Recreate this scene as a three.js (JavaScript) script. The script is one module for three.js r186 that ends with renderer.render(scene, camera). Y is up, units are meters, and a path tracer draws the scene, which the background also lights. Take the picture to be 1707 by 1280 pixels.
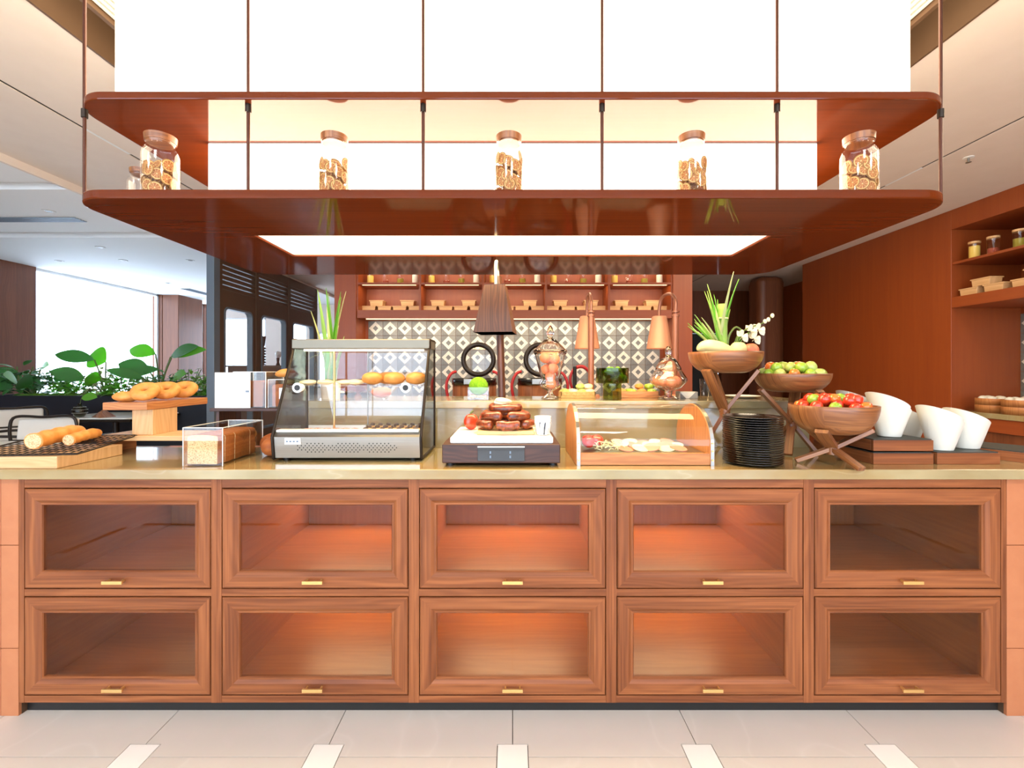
import * as THREE from 'three';
import { RoundedBoxGeometry } from 'three/addons/geometries/RoundedBoxGeometry.js';
import { mergeGeometries, mergeVertices } from 'three/addons/utils/BufferGeometryUtils.js';
import { RectAreaLightUniformsLib } from 'three/addons/lights/RectAreaLightUniformsLib.js';

// ---------- camera, sky, large lights, exposure ----------
const scene = new THREE.Scene();
const camera = new THREE.PerspectiveCamera(2 * Math.atan(640 / 760) * 180 / Math.PI, 1707 / 1280, 0.05, 60);
camera.position.set(0, 1.3, 0);
camera.lookAt(0, 1.3, -5);
camera.setViewOffset(1707, 1280, -1, 21, 1707, 1280);
camera.updateProjectionMatrix();
const renderer = new THREE.WebGLRenderer();
renderer.toneMapping = THREE.LinearToneMapping;
renderer.toneMappingExposure = 1.35;
renderer.shadowMap.enabled = true;
RectAreaLightUniformsLib.init();
scene.background = new THREE.Color(0.76, 0.94, 1.18);      // even overcast daylight
scene.backgroundIntensity = 5;
const WARM = new THREE.Color(1.0, 0.73, 0.36), SOFT = new THREE.Color(1.0, 0.82, 0.56), AMBER = new THREE.Color(1.0, 0.72, 0.40);
const I_BOX = 8.5, I_CEIL = 19, I_KITCHEN = 20, I_HOOD = 14, I_CAB = 21, I_SHELF = 28;
function areaLight(parent, w, h, pos, dir, color, intensity) {   // dir: the way the light faces
  const l = new THREE.RectAreaLight(color, intensity, w, h);
  parent.add(l); l.position.set(...pos);
  const m = new THREE.Matrix4().lookAt(new THREE.Vector3(), new THREE.Vector3(...dir), Math.abs(dir[1]) > 0.9 ? new THREE.Vector3(0, 0, 1) : new THREE.Vector3(0, 1, 0));
  l.quaternion.setFromRotationMatrix(m);
  l.castShadow = true;
  return l;
}

// ---------- small tools ----------
let seed = 7;
const rnd = () => { seed = (seed * 1664525 + 1013904223) >>> 0; return seed / 4294967296; };
const rr = (a, b) => a + (b - a) * rnd();
const taken = {};
function numbered(n) { if (!(n in taken)) { taken[n] = 0; return n; } taken[n]++; return n + '_' + String(taken[n]).padStart(3, '0'); }
function prep(g) {
  if (g.index) g = g.toNonIndexed();
  if (!g.attributes.normal) g.computeVertexNormals();
  for (const k of Object.keys(g.attributes)) if (!['position', 'normal', 'uv'].includes(k)) g.deleteAttribute(k);
  if (!g.attributes.uv) g.setAttribute('uv', new THREE.BufferAttribute(new Float32Array(g.attributes.position.count * 2), 2));
  return g;
}
const merge = (...l) => mergeGeometries(l.flat().map(prep));
// texture coordinates in metres, u along the grain
function uvm(g, grain = 'x', ou = 0, ov = 0) {
  g = prep(g);
  const p = g.attributes.position.array, uv = g.attributes.uv.array, n = p.length / 9;
  const e1 = [0, 0, 0], e2 = [0, 0, 0], gi = 'xyz'.indexOf(grain);
  for (let t = 0; t < n; t++) {
    const o = t * 9;
    for (let k = 0; k < 3; k++) { e1[k] = p[o + 3 + k] - p[o + k]; e2[k] = p[o + 6 + k] - p[o + k]; }
    const nx = Math.abs(e1[1] * e2[2] - e1[2] * e2[1]), ny = Math.abs(e1[2] * e2[0] - e1[0] * e2[2]), nz = Math.abs(e1[0] * e2[1] - e1[1] * e2[0]);
    const ax = nx > ny && nx > nz ? 0 : ny > nz ? 1 : 2;
    const rest = [0, 1, 2].filter(k => k !== ax);
    let iu = rest.includes(gi) ? gi : rest[0], iv = rest.find(k => k !== iu);
    for (let v = 0; v < 3; v++) { uv[t * 6 + v * 2] = p[o + v * 3 + iu] + ou; uv[t * 6 + v * 2 + 1] = p[o + v * 3 + iv] + ov; }
  }
  return g;
}
function mk(parent, name, geo, mat, grain = 'x', keep = false) {
  const m = new THREE.Mesh(keep ? geo : uvm(geo, grain, rnd() * 3, rnd() * 3), mat);
  m.name = name; m.castShadow = true; m.receiveShadow = true; parent.add(m);
  return m;
}
function tag(o, label, category, group) { o.userData.label = label; o.userData.category = category; if (group) o.userData.group = group; return o; }
function thing(name, label, category, pos = [0, 0, 0], turn = 0, group) {
  const o = new THREE.Group(); o.name = numbered(name); scene.add(o);
  o.position.set(...pos); o.rotation.y = turn;
  return tag(o, label, category, group);
}
function one(name, geo, mat, label, category, pos = [0, 0, 0], group, grain = 'x', keep = false) {
  const m = mk(scene, numbered(name), geo, mat, grain, keep); m.position.set(...pos); return tag(m, label, category, group);
}
function copyOf(o, pos, label, turn) {
  const c = o.clone(); c.name = numbered(o.name.replace(/_\d{3}$/, '')); scene.add(c); c.position.set(...pos);
  c.userData = { ...o.userData }; if (label) c.userData.label = label; if (turn !== undefined) c.rotation.y = turn;
  return c;
}
function struct(name, geo, mat, label, grain = 'x', parent = scene) {
  const m = mk(parent, name, geo, mat, grain);
  if (parent === scene) { m.userData.kind = 'structure'; m.userData.label = label; }
  return m;
}
function structGroup(name, label) { const o = new THREE.Group(); o.name = name; scene.add(o); o.userData = { kind: 'structure', label }; return o; }
// box from its bounds; z is given as depth in front of the camera plane
function bx(x0, x1, y0, y1, d0, d1, r = 0.0015) {
  const w = Math.abs(x1 - x0), h = Math.abs(y1 - y0), d = Math.abs(d1 - d0);
  const g = r > 0 ? new RoundedBoxGeometry(w, h, d, 1, Math.min(r, w / 2.2, h / 2.2, d / 2.2)) : new THREE.BoxGeometry(w, h, d);
  return g.translate((x0 + x1) / 2, (y0 + y1) / 2, -(d0 + d1) / 2);
}
const cyl = (r0, r1, h, x = 0, y = 0, z = 0, s = 24) => new THREE.CylinderGeometry(r1, r0, h, s).translate(x, y + h / 2, z);   // stands on y
const lathe = (pts, s = 32) => new THREE.LatheGeometry(pts.map(p => new THREE.Vector2(p[0], p[1])), s);
function sweep(pts, radius, n = 24, rad = 10, flat = 1) {
  const c = pts.getPointAt ? pts : new THREE.CatmullRomCurve3(pts.map(p => new THREE.Vector3(...p)));
  const f = c.computeFrenetFrames(n, false), P = [], I = [];
  for (let i = 0; i <= n; i++) {
    const t = i / n, q = c.getPointAt(t), r = typeof radius === 'function' ? radius(t) : radius;
    for (let j = 0; j < rad; j++) {
      const a = j / rad * Math.PI * 2, ca = Math.cos(a) * r, sa = Math.sin(a) * r * flat;
      P.push(q.x + f.normals[i].x * ca + f.binormals[i].x * sa, q.y + f.normals[i].y * ca + f.binormals[i].y * sa, q.z + f.normals[i].z * ca + f.binormals[i].z * sa);
    }
  }
  for (let i = 0; i < n; i++) for (let j = 0; j < rad; j++) {
    const a = i * rad + j, b = i * rad + (j + 1) % rad;
    I.push(a, b, a + rad, b, b + rad, a + rad);
  }
  for (const [i, flip] of [[0, 0], [n, 1]]) {
    const q = c.getPointAt(i / n), k = P.length / 3; P.push(q.x, q.y, q.z);
    for (let j = 0; j < rad; j++) { const a = i * rad + j, b = i * rad + (j + 1) % rad; flip ? I.push(a, b, k) : I.push(b, a, k); }
  }
  const g = new THREE.BufferGeometry();
  g.setAttribute('position', new THREE.Float32BufferAttribute(P, 3)); g.setIndex(I); g.computeVertexNormals();
  return g;
}
function blob(r, amp = 0.05, sx = 1, sy = 1, sz = 1, s = 0, dimple = 0, seg = 20) {
  const g = mergeVertices(new THREE.SphereGeometry(r, seg, Math.round(seg * 0.7)).deleteAttribute('uv').deleteAttribute('normal'));
  const p = g.attributes.position;
  for (let i = 0; i < p.count; i++) {
    const x = p.getX(i) / r, y = p.getY(i) / r, z = p.getZ(i) / r;
    let k = 1 + amp * (Math.sin(3.1 * x + s) * Math.cos(2.7 * z + s * 2) + 0.6 * Math.sin(5.3 * y + 4.1 * z + s * 3));
    const a = Math.hypot(x, z); if (dimple && y > 0) k -= dimple * Math.exp(-a * a * 14);
    p.setXYZ(i, x * k * r * sx, y * k * r * sy, z * k * r * sz);
  }
  g.computeVertexNormals(); return g;
}
// a curved leaf blade along +x, rising in y, thickness built in
function leaf(len, wid, droop = 0.3, fold = 0.15, tip = 1.4, n = 8) {
  const P = [], I = [], t0 = 0.0009;
  for (const side of [1, -1]) for (let i = 0; i <= n; i++) {
    const t = i / n, w = wid * 0.5 * Math.pow(Math.sin(Math.PI * Math.pow(t, 1 / tip)), 0.8) + 0.0006;
    const x = len * t, y = -droop * len * t * t;
    for (const q of [-1, 0, 1]) P.push(x, y + Math.abs(q) * w * fold + side * t0, q * w);
  }
  const m = (n + 1) * 3;
  for (let i = 0; i < n; i++) for (let q = 0; q < 2; q++) {
    const a = i * 3 + q, b = a + 1, c = a + 3, d = a + 4;
    I.push(a, b, c, b, d, c, m + a, m + c, m + b, m + b, m + c, m + d);
  }
  for (let i = 0; i < n; i++) for (const q of [0, 2]) { const a = i * 3 + q, c = a + 3; I.push(a, c, m + a, c, m + c, m + a); }
  const g = new THREE.BufferGeometry();
  g.setAttribute('position', new THREE.Float32BufferAttribute(P, 3)); g.setIndex(I); g.computeVertexNormals();
  return g;
}
const turned = (g, rx, ry, rz, x = 0, y = 0, z = 0) => g.applyMatrix4(new THREE.Matrix4().compose(new THREE.Vector3(x, y, z), new THREE.Quaternion().setFromEuler(new THREE.Euler(rx, ry, rz, 'YXZ')), new THREE.Vector3(1, 1, 1)));
function rectShape(w, h, r = 0, x = 0, y = 0, S = THREE.Shape) {
  const s = new S(); const x0 = x, x1 = x + w, y0 = y, y1 = y + h;
  if (!r) { s.moveTo(x0, y0); s.lineTo(x1, y0); s.lineTo(x1, y1); s.lineTo(x0, y1); s.closePath(); return s; }
  s.moveTo(x0 + r, y0); s.lineTo(x1 - r, y0); s.absarc(x1 - r, y0 + r, r, -Math.PI / 2, 0); s.lineTo(x1, y1 - r); s.absarc(x1 - r, y1 - r, r, 0, Math.PI / 2);
  s.lineTo(x0 + r, y1); s.absarc(x0 + r, y1 - r, r, Math.PI / 2, Math.PI); s.lineTo(x0, y0 + r); s.absarc(x0 + r, y0 + r, r, Math.PI, Math.PI * 1.5); s.closePath();
  return s;
}
const ext = (shape, depth, bevel = 0, curve = 10) => new THREE.ExtrudeGeometry(shape, { depth, bevelEnabled: bevel > 0, bevelThickness: bevel, bevelSize: bevel, bevelOffset: -bevel, bevelSegments: 2, curveSegments: curve });

// ---------- procedural textures ----------
function hash(x, y, s) { let h = (x * 374761393 + y * 668265263 + s * 2147483647) | 0; h = Math.imul(h ^ (h >>> 13), 1274126177); h ^= h >>> 16; return (h >>> 0) / 4294967296; }
function vn(x, y, px, py, s) {
  const xi = Math.floor(x), yi = Math.floor(y), fx = x - xi, fy = y - yi, u = fx * fx * (3 - 2 * fx), v = fy * fy * (3 - 2 * fy);
  const m = (a, n) => ((a % n) + n) % n;
  const a = hash(m(xi, px), m(yi, py), s), b = hash(m(xi + 1, px), m(yi, py), s), c = hash(m(xi, px), m(yi + 1, py), s), d = hash(m(xi + 1, px), m(yi + 1, py), s);
  return a + (b - a) * u + (c - a) * v + (a - b - c + d) * u * v;
}
function fbm(u, v, fx, fy, s, o = 4) { let t = 0, a = 0.5, n = 0; for (let k = 0; k < o; k++) { t += a * vn(u * fx, v * fy, fx, fy, s + k * 17); n += a; a *= 0.5; fx *= 2; fy *= 2; } return t / n; }
function tex(w, h, fn, su = 1, sv = 1, srgb = true) {      // fn(u, v) -> [r, g, b] 0..255; su, sv: metres that one repeat covers
  const d = new Uint8Array(w * h * 4);
  for (let y = 0; y < h; y++) for (let x = 0; x < w; x++) {
    const c = fn(x / w, y / h), o = (y * w + x) * 4;
    d[o] = Math.max(0, Math.min(255, c[0])); d[o + 1] = Math.max(0, Math.min(255, c[1])); d[o + 2] = Math.max(0, Math.min(255, c[2])); d[o + 3] = 255;
  }
  const t = new THREE.DataTexture(d, w, h); t.magFilter = THREE.LinearFilter; t.minFilter = THREE.LinearMipmapLinearFilter; t.generateMipmaps = true;
  t.wrapS = t.wrapT = THREE.RepeatWrapping; t.repeat.set(1 / su, 1 / sv); if (srgb) t.colorSpace = THREE.SRGBColorSpace; t.needsUpdate = true;
  return t;
}
const lerp3 = (a, b, t) => [a[0] + (b[0] - a[0]) * t, a[1] + (b[1] - a[1]) * t, a[2] + (b[2] - a[2]) * t];
const hex = h => [(h >> 16) & 255, (h >> 8) & 255, h & 255];
function wood(light, dark, s, su, sv, contrast = 1, figure = 0.5) {
  const L = hex(light), D = hex(dark);
  return tex(512, 512, (u, v) => {
    const w = fbm(u, v, 2, 4, s, 3), ring = 0.5 + 0.5 * Math.sin((v * 14 + w * 5) * Math.PI * 2);
    const f = 0.5 * fbm(u, v, 2, 20, s + 5, 3) + 0.3 * fbm(u, v, 4, 96, s + 9, 2) + 0.2 * fbm(u, v, 2, 6, s + 3, 2);
    const t = f * (1 - figure * 0.5) + ring * figure * 0.5;
    return lerp3(L, D, Math.max(0, Math.min(1, 0.5 + (t - 0.5) * 2.2 * contrast)));
  }, su, sv);
}
const P = (o) => new THREE.MeshPhysicalMaterial(o), S = (o) => new THREE.MeshStandardMaterial(o);
const M = {
  walnut: P({ map: wood(0x9b5c33, 0x6a3719, 3, 1.1, 0.4, 1.0, 0.22), roughness: 0.5, specularIntensity: 0.6, clearcoat: 0.08, clearcoatRoughness: 0.35 }),
  inner: S({ map: wood(0xa25b22, 0x864514, 11, 1.1, 0.5, 0.7, 0.2), roughness: 0.4 }),
  steeltop: S({ color: 0x7a7568, roughness: 0.45, metalness: 0.7 }),
  hood: P({ map: wood(0x6c2a02, 0x561e00, 21, 1.4, 0.5, 0.6, 0.15), roughness: 0.7, specularIntensity: 0.1, clearcoat: 0.65, clearcoatRoughness: 0.06 }),
  red: P({ map: wood(0x9a4a18, 0x873a12, 31, 1.6, 0.6, 0.6, 0.12), roughness: 0.5, clearcoat: 0.2, clearcoatRoughness: 0.4 }),
  brown: P({ map: wood(0x7a4527, 0x5f3119, 41, 1.5, 0.5, 0.8, 0.3), roughness: 0.45 }),
  pale: S({ map: wood(0xe0b684, 0xc79a66, 51, 0.7, 0.3, 0.8, 0.4), roughness: 0.6 }),
  warmwood: S({ map: wood(0xc98a50, 0xa9683a, 61, 0.6, 0.25, 0.9, 0.5), roughness: 0.5 }),
  dark: S({ map: wood(0x54301f, 0x351a10, 71, 0.5, 0.2, 1, 0.5), roughness: 0.45 }),
  acacia: P({ map: wood(0xa9703f, 0x6b3b1e, 81, 0.5, 0.2, 0.9, 0.3), roughness: 0.4, clearcoat: 0.3, clearcoatRoughness: 0.3 }),
  marble: P({ map: tex(512, 512, (u, v) => {
    const w = fbm(u, v, 3, 5, 91, 5), a = fbm(u, v, 6, 6, 95, 5), vein = Math.pow(1 - Math.abs(Math.sin((v * 3 + w * 3.2 + u) * Math.PI)), 10);
    let c = lerp3(hex(0x897b56), hex(0xb4a57c), a); c = lerp3(c, hex(0x936f3a), Math.max(0, w - 0.45) * 2.2); return lerp3(c, hex(0xcabfa4), vein * 0.25);
  }, 1.3, 0.8), roughness: 0.16, clearcoat: 0.6, clearcoatRoughness: 0.05 }),
  stone: P({ map: tex(512, 512, (u, v) => {
    const a = fbm(u, v, 4, 4, 101, 5), w = fbm(u, v, 3, 3, 105, 4), vein = Math.pow(1 - Math.abs(Math.sin((u * 2 + v * 2 + w * 4) * Math.PI)), 8);
    return lerp3(lerp3(hex(0xcac2b8), hex(0xdad3ca), a), hex(0xe2dcd4), vein * 0.3);
  }, 1.7, 1.7), roughness: 0.38, clearcoat: 0.15, clearcoatRoughness: 0.2 }),
  insert: S({ color: 0xf2efe8, roughness: 0.3 }),
  grout: S({ color: 0x6b665e, roughness: 0.9 }),
  terra: S({ map: tex(256, 256, (u, v) => lerp3(hex(0xb06c44), hex(0xb9764c), fbm(u, v, 16, 16, 111, 4)), 0.5, 0.5), roughness: 0.55 }),
  plaster: S({ map: tex(256, 256, (u, v) => lerp3(hex(0xe2d6cb), hex(0xdccfc3), fbm(u, v, 8, 8, 121, 4)), 1, 1), roughness: 0.75 }),
  white: S({ color: 0xe6e9ea, roughness: 0.75 }),
  black: S({ color: 0x14120f, roughness: 0.5 }),
  darkmetal: S({ color: 0x2a211a, roughness: 0.4, metalness: 0.5 }),
  umber: S({ color: 0x5a4330, roughness: 0.5 }),
  navy: S({ color: 0x171d26, roughness: 0.45 }),
  postgrey: S({ color: 0x6f7c88, roughness: 0.45, metalness: 0.3 }),
  steel: S({ color: 0xa9a9a4, roughness: 0.32, metalness: 1, map: tex(128, 256, (u, v) => { const k = 232 + 22 * fbm(u, v, 2, 64, 131, 2); return [k, k, k]; }, 0.4, 0.1) }),
  whitemetal: S({ color: 0xe8e8e2, roughness: 0.35 }),
  brass: S({ color: 0xe6bd78, roughness: 0.3, metalness: 0.75 }),
  copper: S({ color: 0x97614a, roughness: 0.4, metalness: 0.4 }),
  coppershade: S({ color: 0xcf9270, roughness: 0.5, metalness: 0.25 }),
  rod: S({ color: 0x4c2616, roughness: 0.4, metalness: 0.4 }),
  glass: P({ color: 0xffffff, roughness: 0.0, transmission: 1, thickness: 0, ior: 1.5 }),
  pane: P({ color: 0xffffff, roughness: 0.0, transmission: 1, thickness: 0, ior: 1.5, specularIntensity: 0.3 }),
  crystal: P({ color: 0xffffff, roughness: 0.01, transmission: 1, thickness: 0.004, ior: 1.52 }),
  acrylic: P({ color: 0xfbfbf8, roughness: 0.0, transmission: 1, thickness: 0, ior: 1.45 }),
  greenglass: P({ color: 0xabb86c, roughness: 0.02, transmission: 1, thickness: 0, ior: 1.5 }),
  smoke: P({ color: 0x9b9c8c, roughness: 0.02, transmission: 1, thickness: 0, ior: 1.5 }),
  ceramic: P({ color: 0xefeee6, roughness: 0.3, clearcoat: 0.4, clearcoatRoughness: 0.15 }),
  melamine: S({ color: 0xd9d5c6, roughness: 0.45 }),
  blackceramic: P({ color: 0x0d0c0c, roughness: 0.25, clearcoat: 0.6, clearcoatRoughness: 0.1 }),
  cream: S({ color: 0xd9d3c8, roughness: 0.8 }),
  paper: S({ color: 0xf3f3ef, roughness: 0.8 }),
  slate: S({ color: 0x2e332f, roughness: 0.5 }),
  crust: S({ map: tex(256, 256, (u, v) => lerp3(hex(0xb5672a), hex(0x8a4318), fbm(u, v, 6, 10, 141, 4)), 0.15, 0.15), roughness: 0.7 }),
  golden: S({ map: tex(256, 256, (u, v) => lerp3(hex(0xe2a154), hex(0xc67a30), fbm(u, v, 6, 6, 151, 4)), 0.12, 0.12), roughness: 0.55 }),
  crumb: S({ map: tex(256, 256, (u, v) => { const a = fbm(u, v, 48, 48, 161, 2); return a > 0.66 ? hex(0xb58a5c) : lerp3(hex(0xe8cfa4), hex(0xd6b585), a * 1.4); }, 0.12, 0.12), roughness: 0.9 }),
  toast: S({ map: tex(256, 256, (u, v) => lerp3(hex(0xa8662c), hex(0x7f4418), fbm(u, v, 20, 4, 165, 4)), 0.12, 0.12), roughness: 0.85 }),
  sausage: P({ map: tex(256, 256, (u, v) => { const a = fbm(u, v, 10, 10, 171, 4); return lerp3(hex(0x944018), hex(0x431609), Math.max(0, a * 2.2 - 0.7)); }, 0.1, 0.1), roughness: 0.35, clearcoat: 0.5, clearcoatRoughness: 0.2 }),
  cookie: S({ map: tex(128, 128, (u, v) => lerp3(hex(0xd8b072), hex(0xb98a4c), fbm(u, v, 8, 8, 181, 3)), 0.05, 0.05), roughness: 0.8 }),
  choc: S({ color: 0x3f2616, roughness: 0.5 }),
  leaf1: P({ color: 0x7ccb2e, roughness: 0.6, transmission: 0.6, thickness: 0 }),
  leaf2: P({ color: 0x469040, roughness: 0.5, transmission: 0.4, thickness: 0 }),
  leaf3: P({ color: 0x9cc758, roughness: 0.7, transmission: 0.45, thickness: 0 }),
  leaf4: P({ color: 0xc3cc8e, roughness: 0.7, transmission: 0.35, thickness: 0 }),
  moss: S({ map: tex(128, 128, (u, v) => lerp3(hex(0x6f9a2a), hex(0x3f6a18), fbm(u, v, 16, 16, 191, 3)), 0.2, 0.2), bumpMap: null, roughness: 1 }),
  mossball: S({ map: tex(128, 128, (u, v) => lerp3(hex(0x86b41e), hex(0x4f800c), fbm(u, v, 24, 24, 193, 3)), 0.1, 0.1), roughness: 1 }),
  stem: S({ color: 0x5a6a33, roughness: 0.7 }),
  tomato: P({ color: 0xd63a1e, roughness: 0.3, clearcoat: 0.5, clearcoatRoughness: 0.15 }),
  orange: P({ color: 0xe4762c, roughness: 0.3, clearcoat: 0.5, clearcoatRoughness: 0.15 }),
  lime: P({ color: 0x8fae34, roughness: 0.35, clearcoat: 0.4, clearcoatRoughness: 0.2 }),
  limelight: P({ color: 0xadbb5c, roughness: 0.35, clearcoat: 0.4, clearcoatRoughness: 0.2 }),
  peach: S({ map: tex(128, 128, (u, v) => lerp3(hex(0xdca06c), hex(0xb84030), fbm(u, v, 3, 3, 201, 3)), 0.1, 0.1), roughness: 0.6 }),
  gourd: S({ map: tex(128, 128, (u, v) => lerp3(hex(0xd6ca92), hex(0xbcb074), fbm(u, v, 4, 8, 203, 3)), 0.2, 0.2), roughness: 0.5 }),
  pink: S({ color: 0xf0916a, roughness: 0.55 }),
  petal: P({ color: 0xf4f0d6, roughness: 0.7, transmission: 0.3, thickness: 0 }),
  redring: S({ color: 0xb01f22, roughness: 0.4 }),
  citrus: S({ map: tex(128, 128, (u, v) => {
    const x = u - 0.5, y = v - 0.5, r = Math.hypot(x, y) * 2, a = Math.atan2(y, x), seg = Math.abs(Math.sin(a * 4.5));
    if (r > 0.86) return hex(0x8a5a20); if (r > 0.74) return hex(0xd9b06a); if (seg < 0.18 || r < 0.1) return hex(0xdcb878); return lerp3(hex(0xb5702c), hex(0x8a4a18), fbm(u, v, 8, 8, 211, 3));
  }, 1, 1), roughness: 0.7 }),
  citrusrim: S({ color: 0xb88a48, roughness: 0.7 }),
  yellowfill: S({ color: 0xe6c661, roughness: 0.8 }), olivefill: S({ color: 0x94872c, roughness: 0.8 }), whitefill: S({ color: 0xe9e2cd, roughness: 0.8 }), redfill: S({ color: 0x9a4630, roughness: 0.8 }),
  ham: S({ color: 0xd98a72, roughness: 0.5 }), cheese: S({ color: 0xf0e2b4, roughness: 0.55 }), salami: S({ map: tex(128, 128, (u, v) => fbm(u, v, 24, 24, 221, 2) > 0.6 ? hex(0xf0c9b4) : hex(0xb34a38), 0.06, 0.06), roughness: 0.5 }), cabbage: S({ color: 0xe3e0b0, roughness: 0.7 }),
  print: S({ map: tex(128, 128, (u, v) => {
    const x = Math.abs(u - 0.5), y = Math.abs(v - 0.5), m = x + y, n = fbm(u, v, 16, 16, 231, 3) * 22 - 11;
    let c = m < 0.19 ? hex(0x77756e) : m < 0.46 ? hex(0xe4ddcc) : (u < 0.5 ? hex(0x73716b) : hex(0x8d8a82));
    return c.map(k => k + n);
  }, 0.2, 0.2), roughness: 0.35 }),
  mug: S({ map: tex(128, 64, (u, v) => { const k = Math.sin(u * Math.PI * 2 * 9 + Math.sin(v * 9) * 0.8), b = Math.sin(u * Math.PI * 26); return v > 0.2 && v < 0.75 && k > 0.55 && b > -0.3 ? hex(0x3a3f49) : hex(0xefeee9); }, 1, 1), roughness: 0.3 }),
  screen: P({ color: 0x0b0a0a, roughness: 0.15, clearcoat: 1, clearcoatRoughness: 0.05 }),
  lightface: S({ color: 0xfff6e4, emissive: new THREE.Color(1, 0.9, 0.72), emissiveIntensity: 1.2, roughness: 0.6 }),
  ledface: S({ color: 0xffe0b0, emissive: new THREE.Color(1, 0.72, 0.4), emissiveIntensity: 1.5, roughness: 0.6 }),
  bulb: S({ color: 0xffe6c0, emissive: new THREE.Color(1, 0.75, 0.45), emissiveIntensity: 3, roughness: 0.5 }),
};

const NTH = 'first second third fourth fifth sixth seventh eighth ninth tenth eleventh twelfth thirteenth fourteenth fifteenth sixteenth seventeenth eighteenth nineteenth twentieth twenty-first'.split(' ');
function shell(prof, t, seg) { const out = prof.map(p => [p[0], p[1]]), inn = prof.map(p => [Math.max(0, p[0] - t), p[1] + (p[0] < 0.02 ? t : 0)]).reverse(); return lathe([...out, ...inn], seg); }

// ---------- the room ----------
{
  const f = struct('floor', bx(-7.6, 5.6, -0.16, -0.006, -4.4, 11.2, 0), M.grout, 'pale grey stone tile floor in front of and around the buffet');
  const n = 0.0525, g = 0.0015, w = 0.64;
  const t = new THREE.Shape(); const a = g, b = w - g;
  [[a + n, a], [b - n, a], [b - n, a + n], [b, a + n], [b, b - n], [b - n, b - n], [b - n, b], [a + n, b], [a + n, b - n], [a, b - n], [a, a + n], [a + n, a + n]].forEach((q, i) => i ? t.lineTo(...q) : t.moveTo(...q));
  t.closePath();
  const shape = ext(t, 0.006).rotateX(-Math.PI / 2).translate(0, -0.006, 0);
  const vars = [0, 1, 2, 3].map(k => uvm(shape.clone(), 'x', k * 0.37, k * 0.61));
  const ins = uvm(bx(-n + g, n - g, -0.006, 0.0002, -n + g, n - g, 0), 'x');
  let k = 0;
  for (let i = -5; i < 5; i++) for (const d of [-0.383, 0.257, 0.897, 1.537]) { const m = mk(f, 'tile', vars[(k++ * 7 + i * 3 + 30) % 4], M.stone, 'x', true); m.position.set(i * w, 0, -d); }
  for (let i = -5; i <= 5; i++) for (const d of [-0.383, 0.257, 0.897, 1.537]) { const m = mk(f, 'white_insert', ins, M.insert, 'x', true); m.position.set(i * w, 0, -d); }
  mk(f, 'paving', merge(bx(-7.5, 5.5, -0.006, 0, -4.3, -0.437, 0), bx(-7.5, 5.5, -0.006, 0, 2.18, 11.1, 0), bx(-7.5, -3.26, -0.006, 0, -0.437, 2.18, 0), bx(3.26, 5.5, -0.006, 0, -0.437, 2.18, 0)), M.stone);
}
const CY = 2.98, DY = 2.92;
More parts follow.
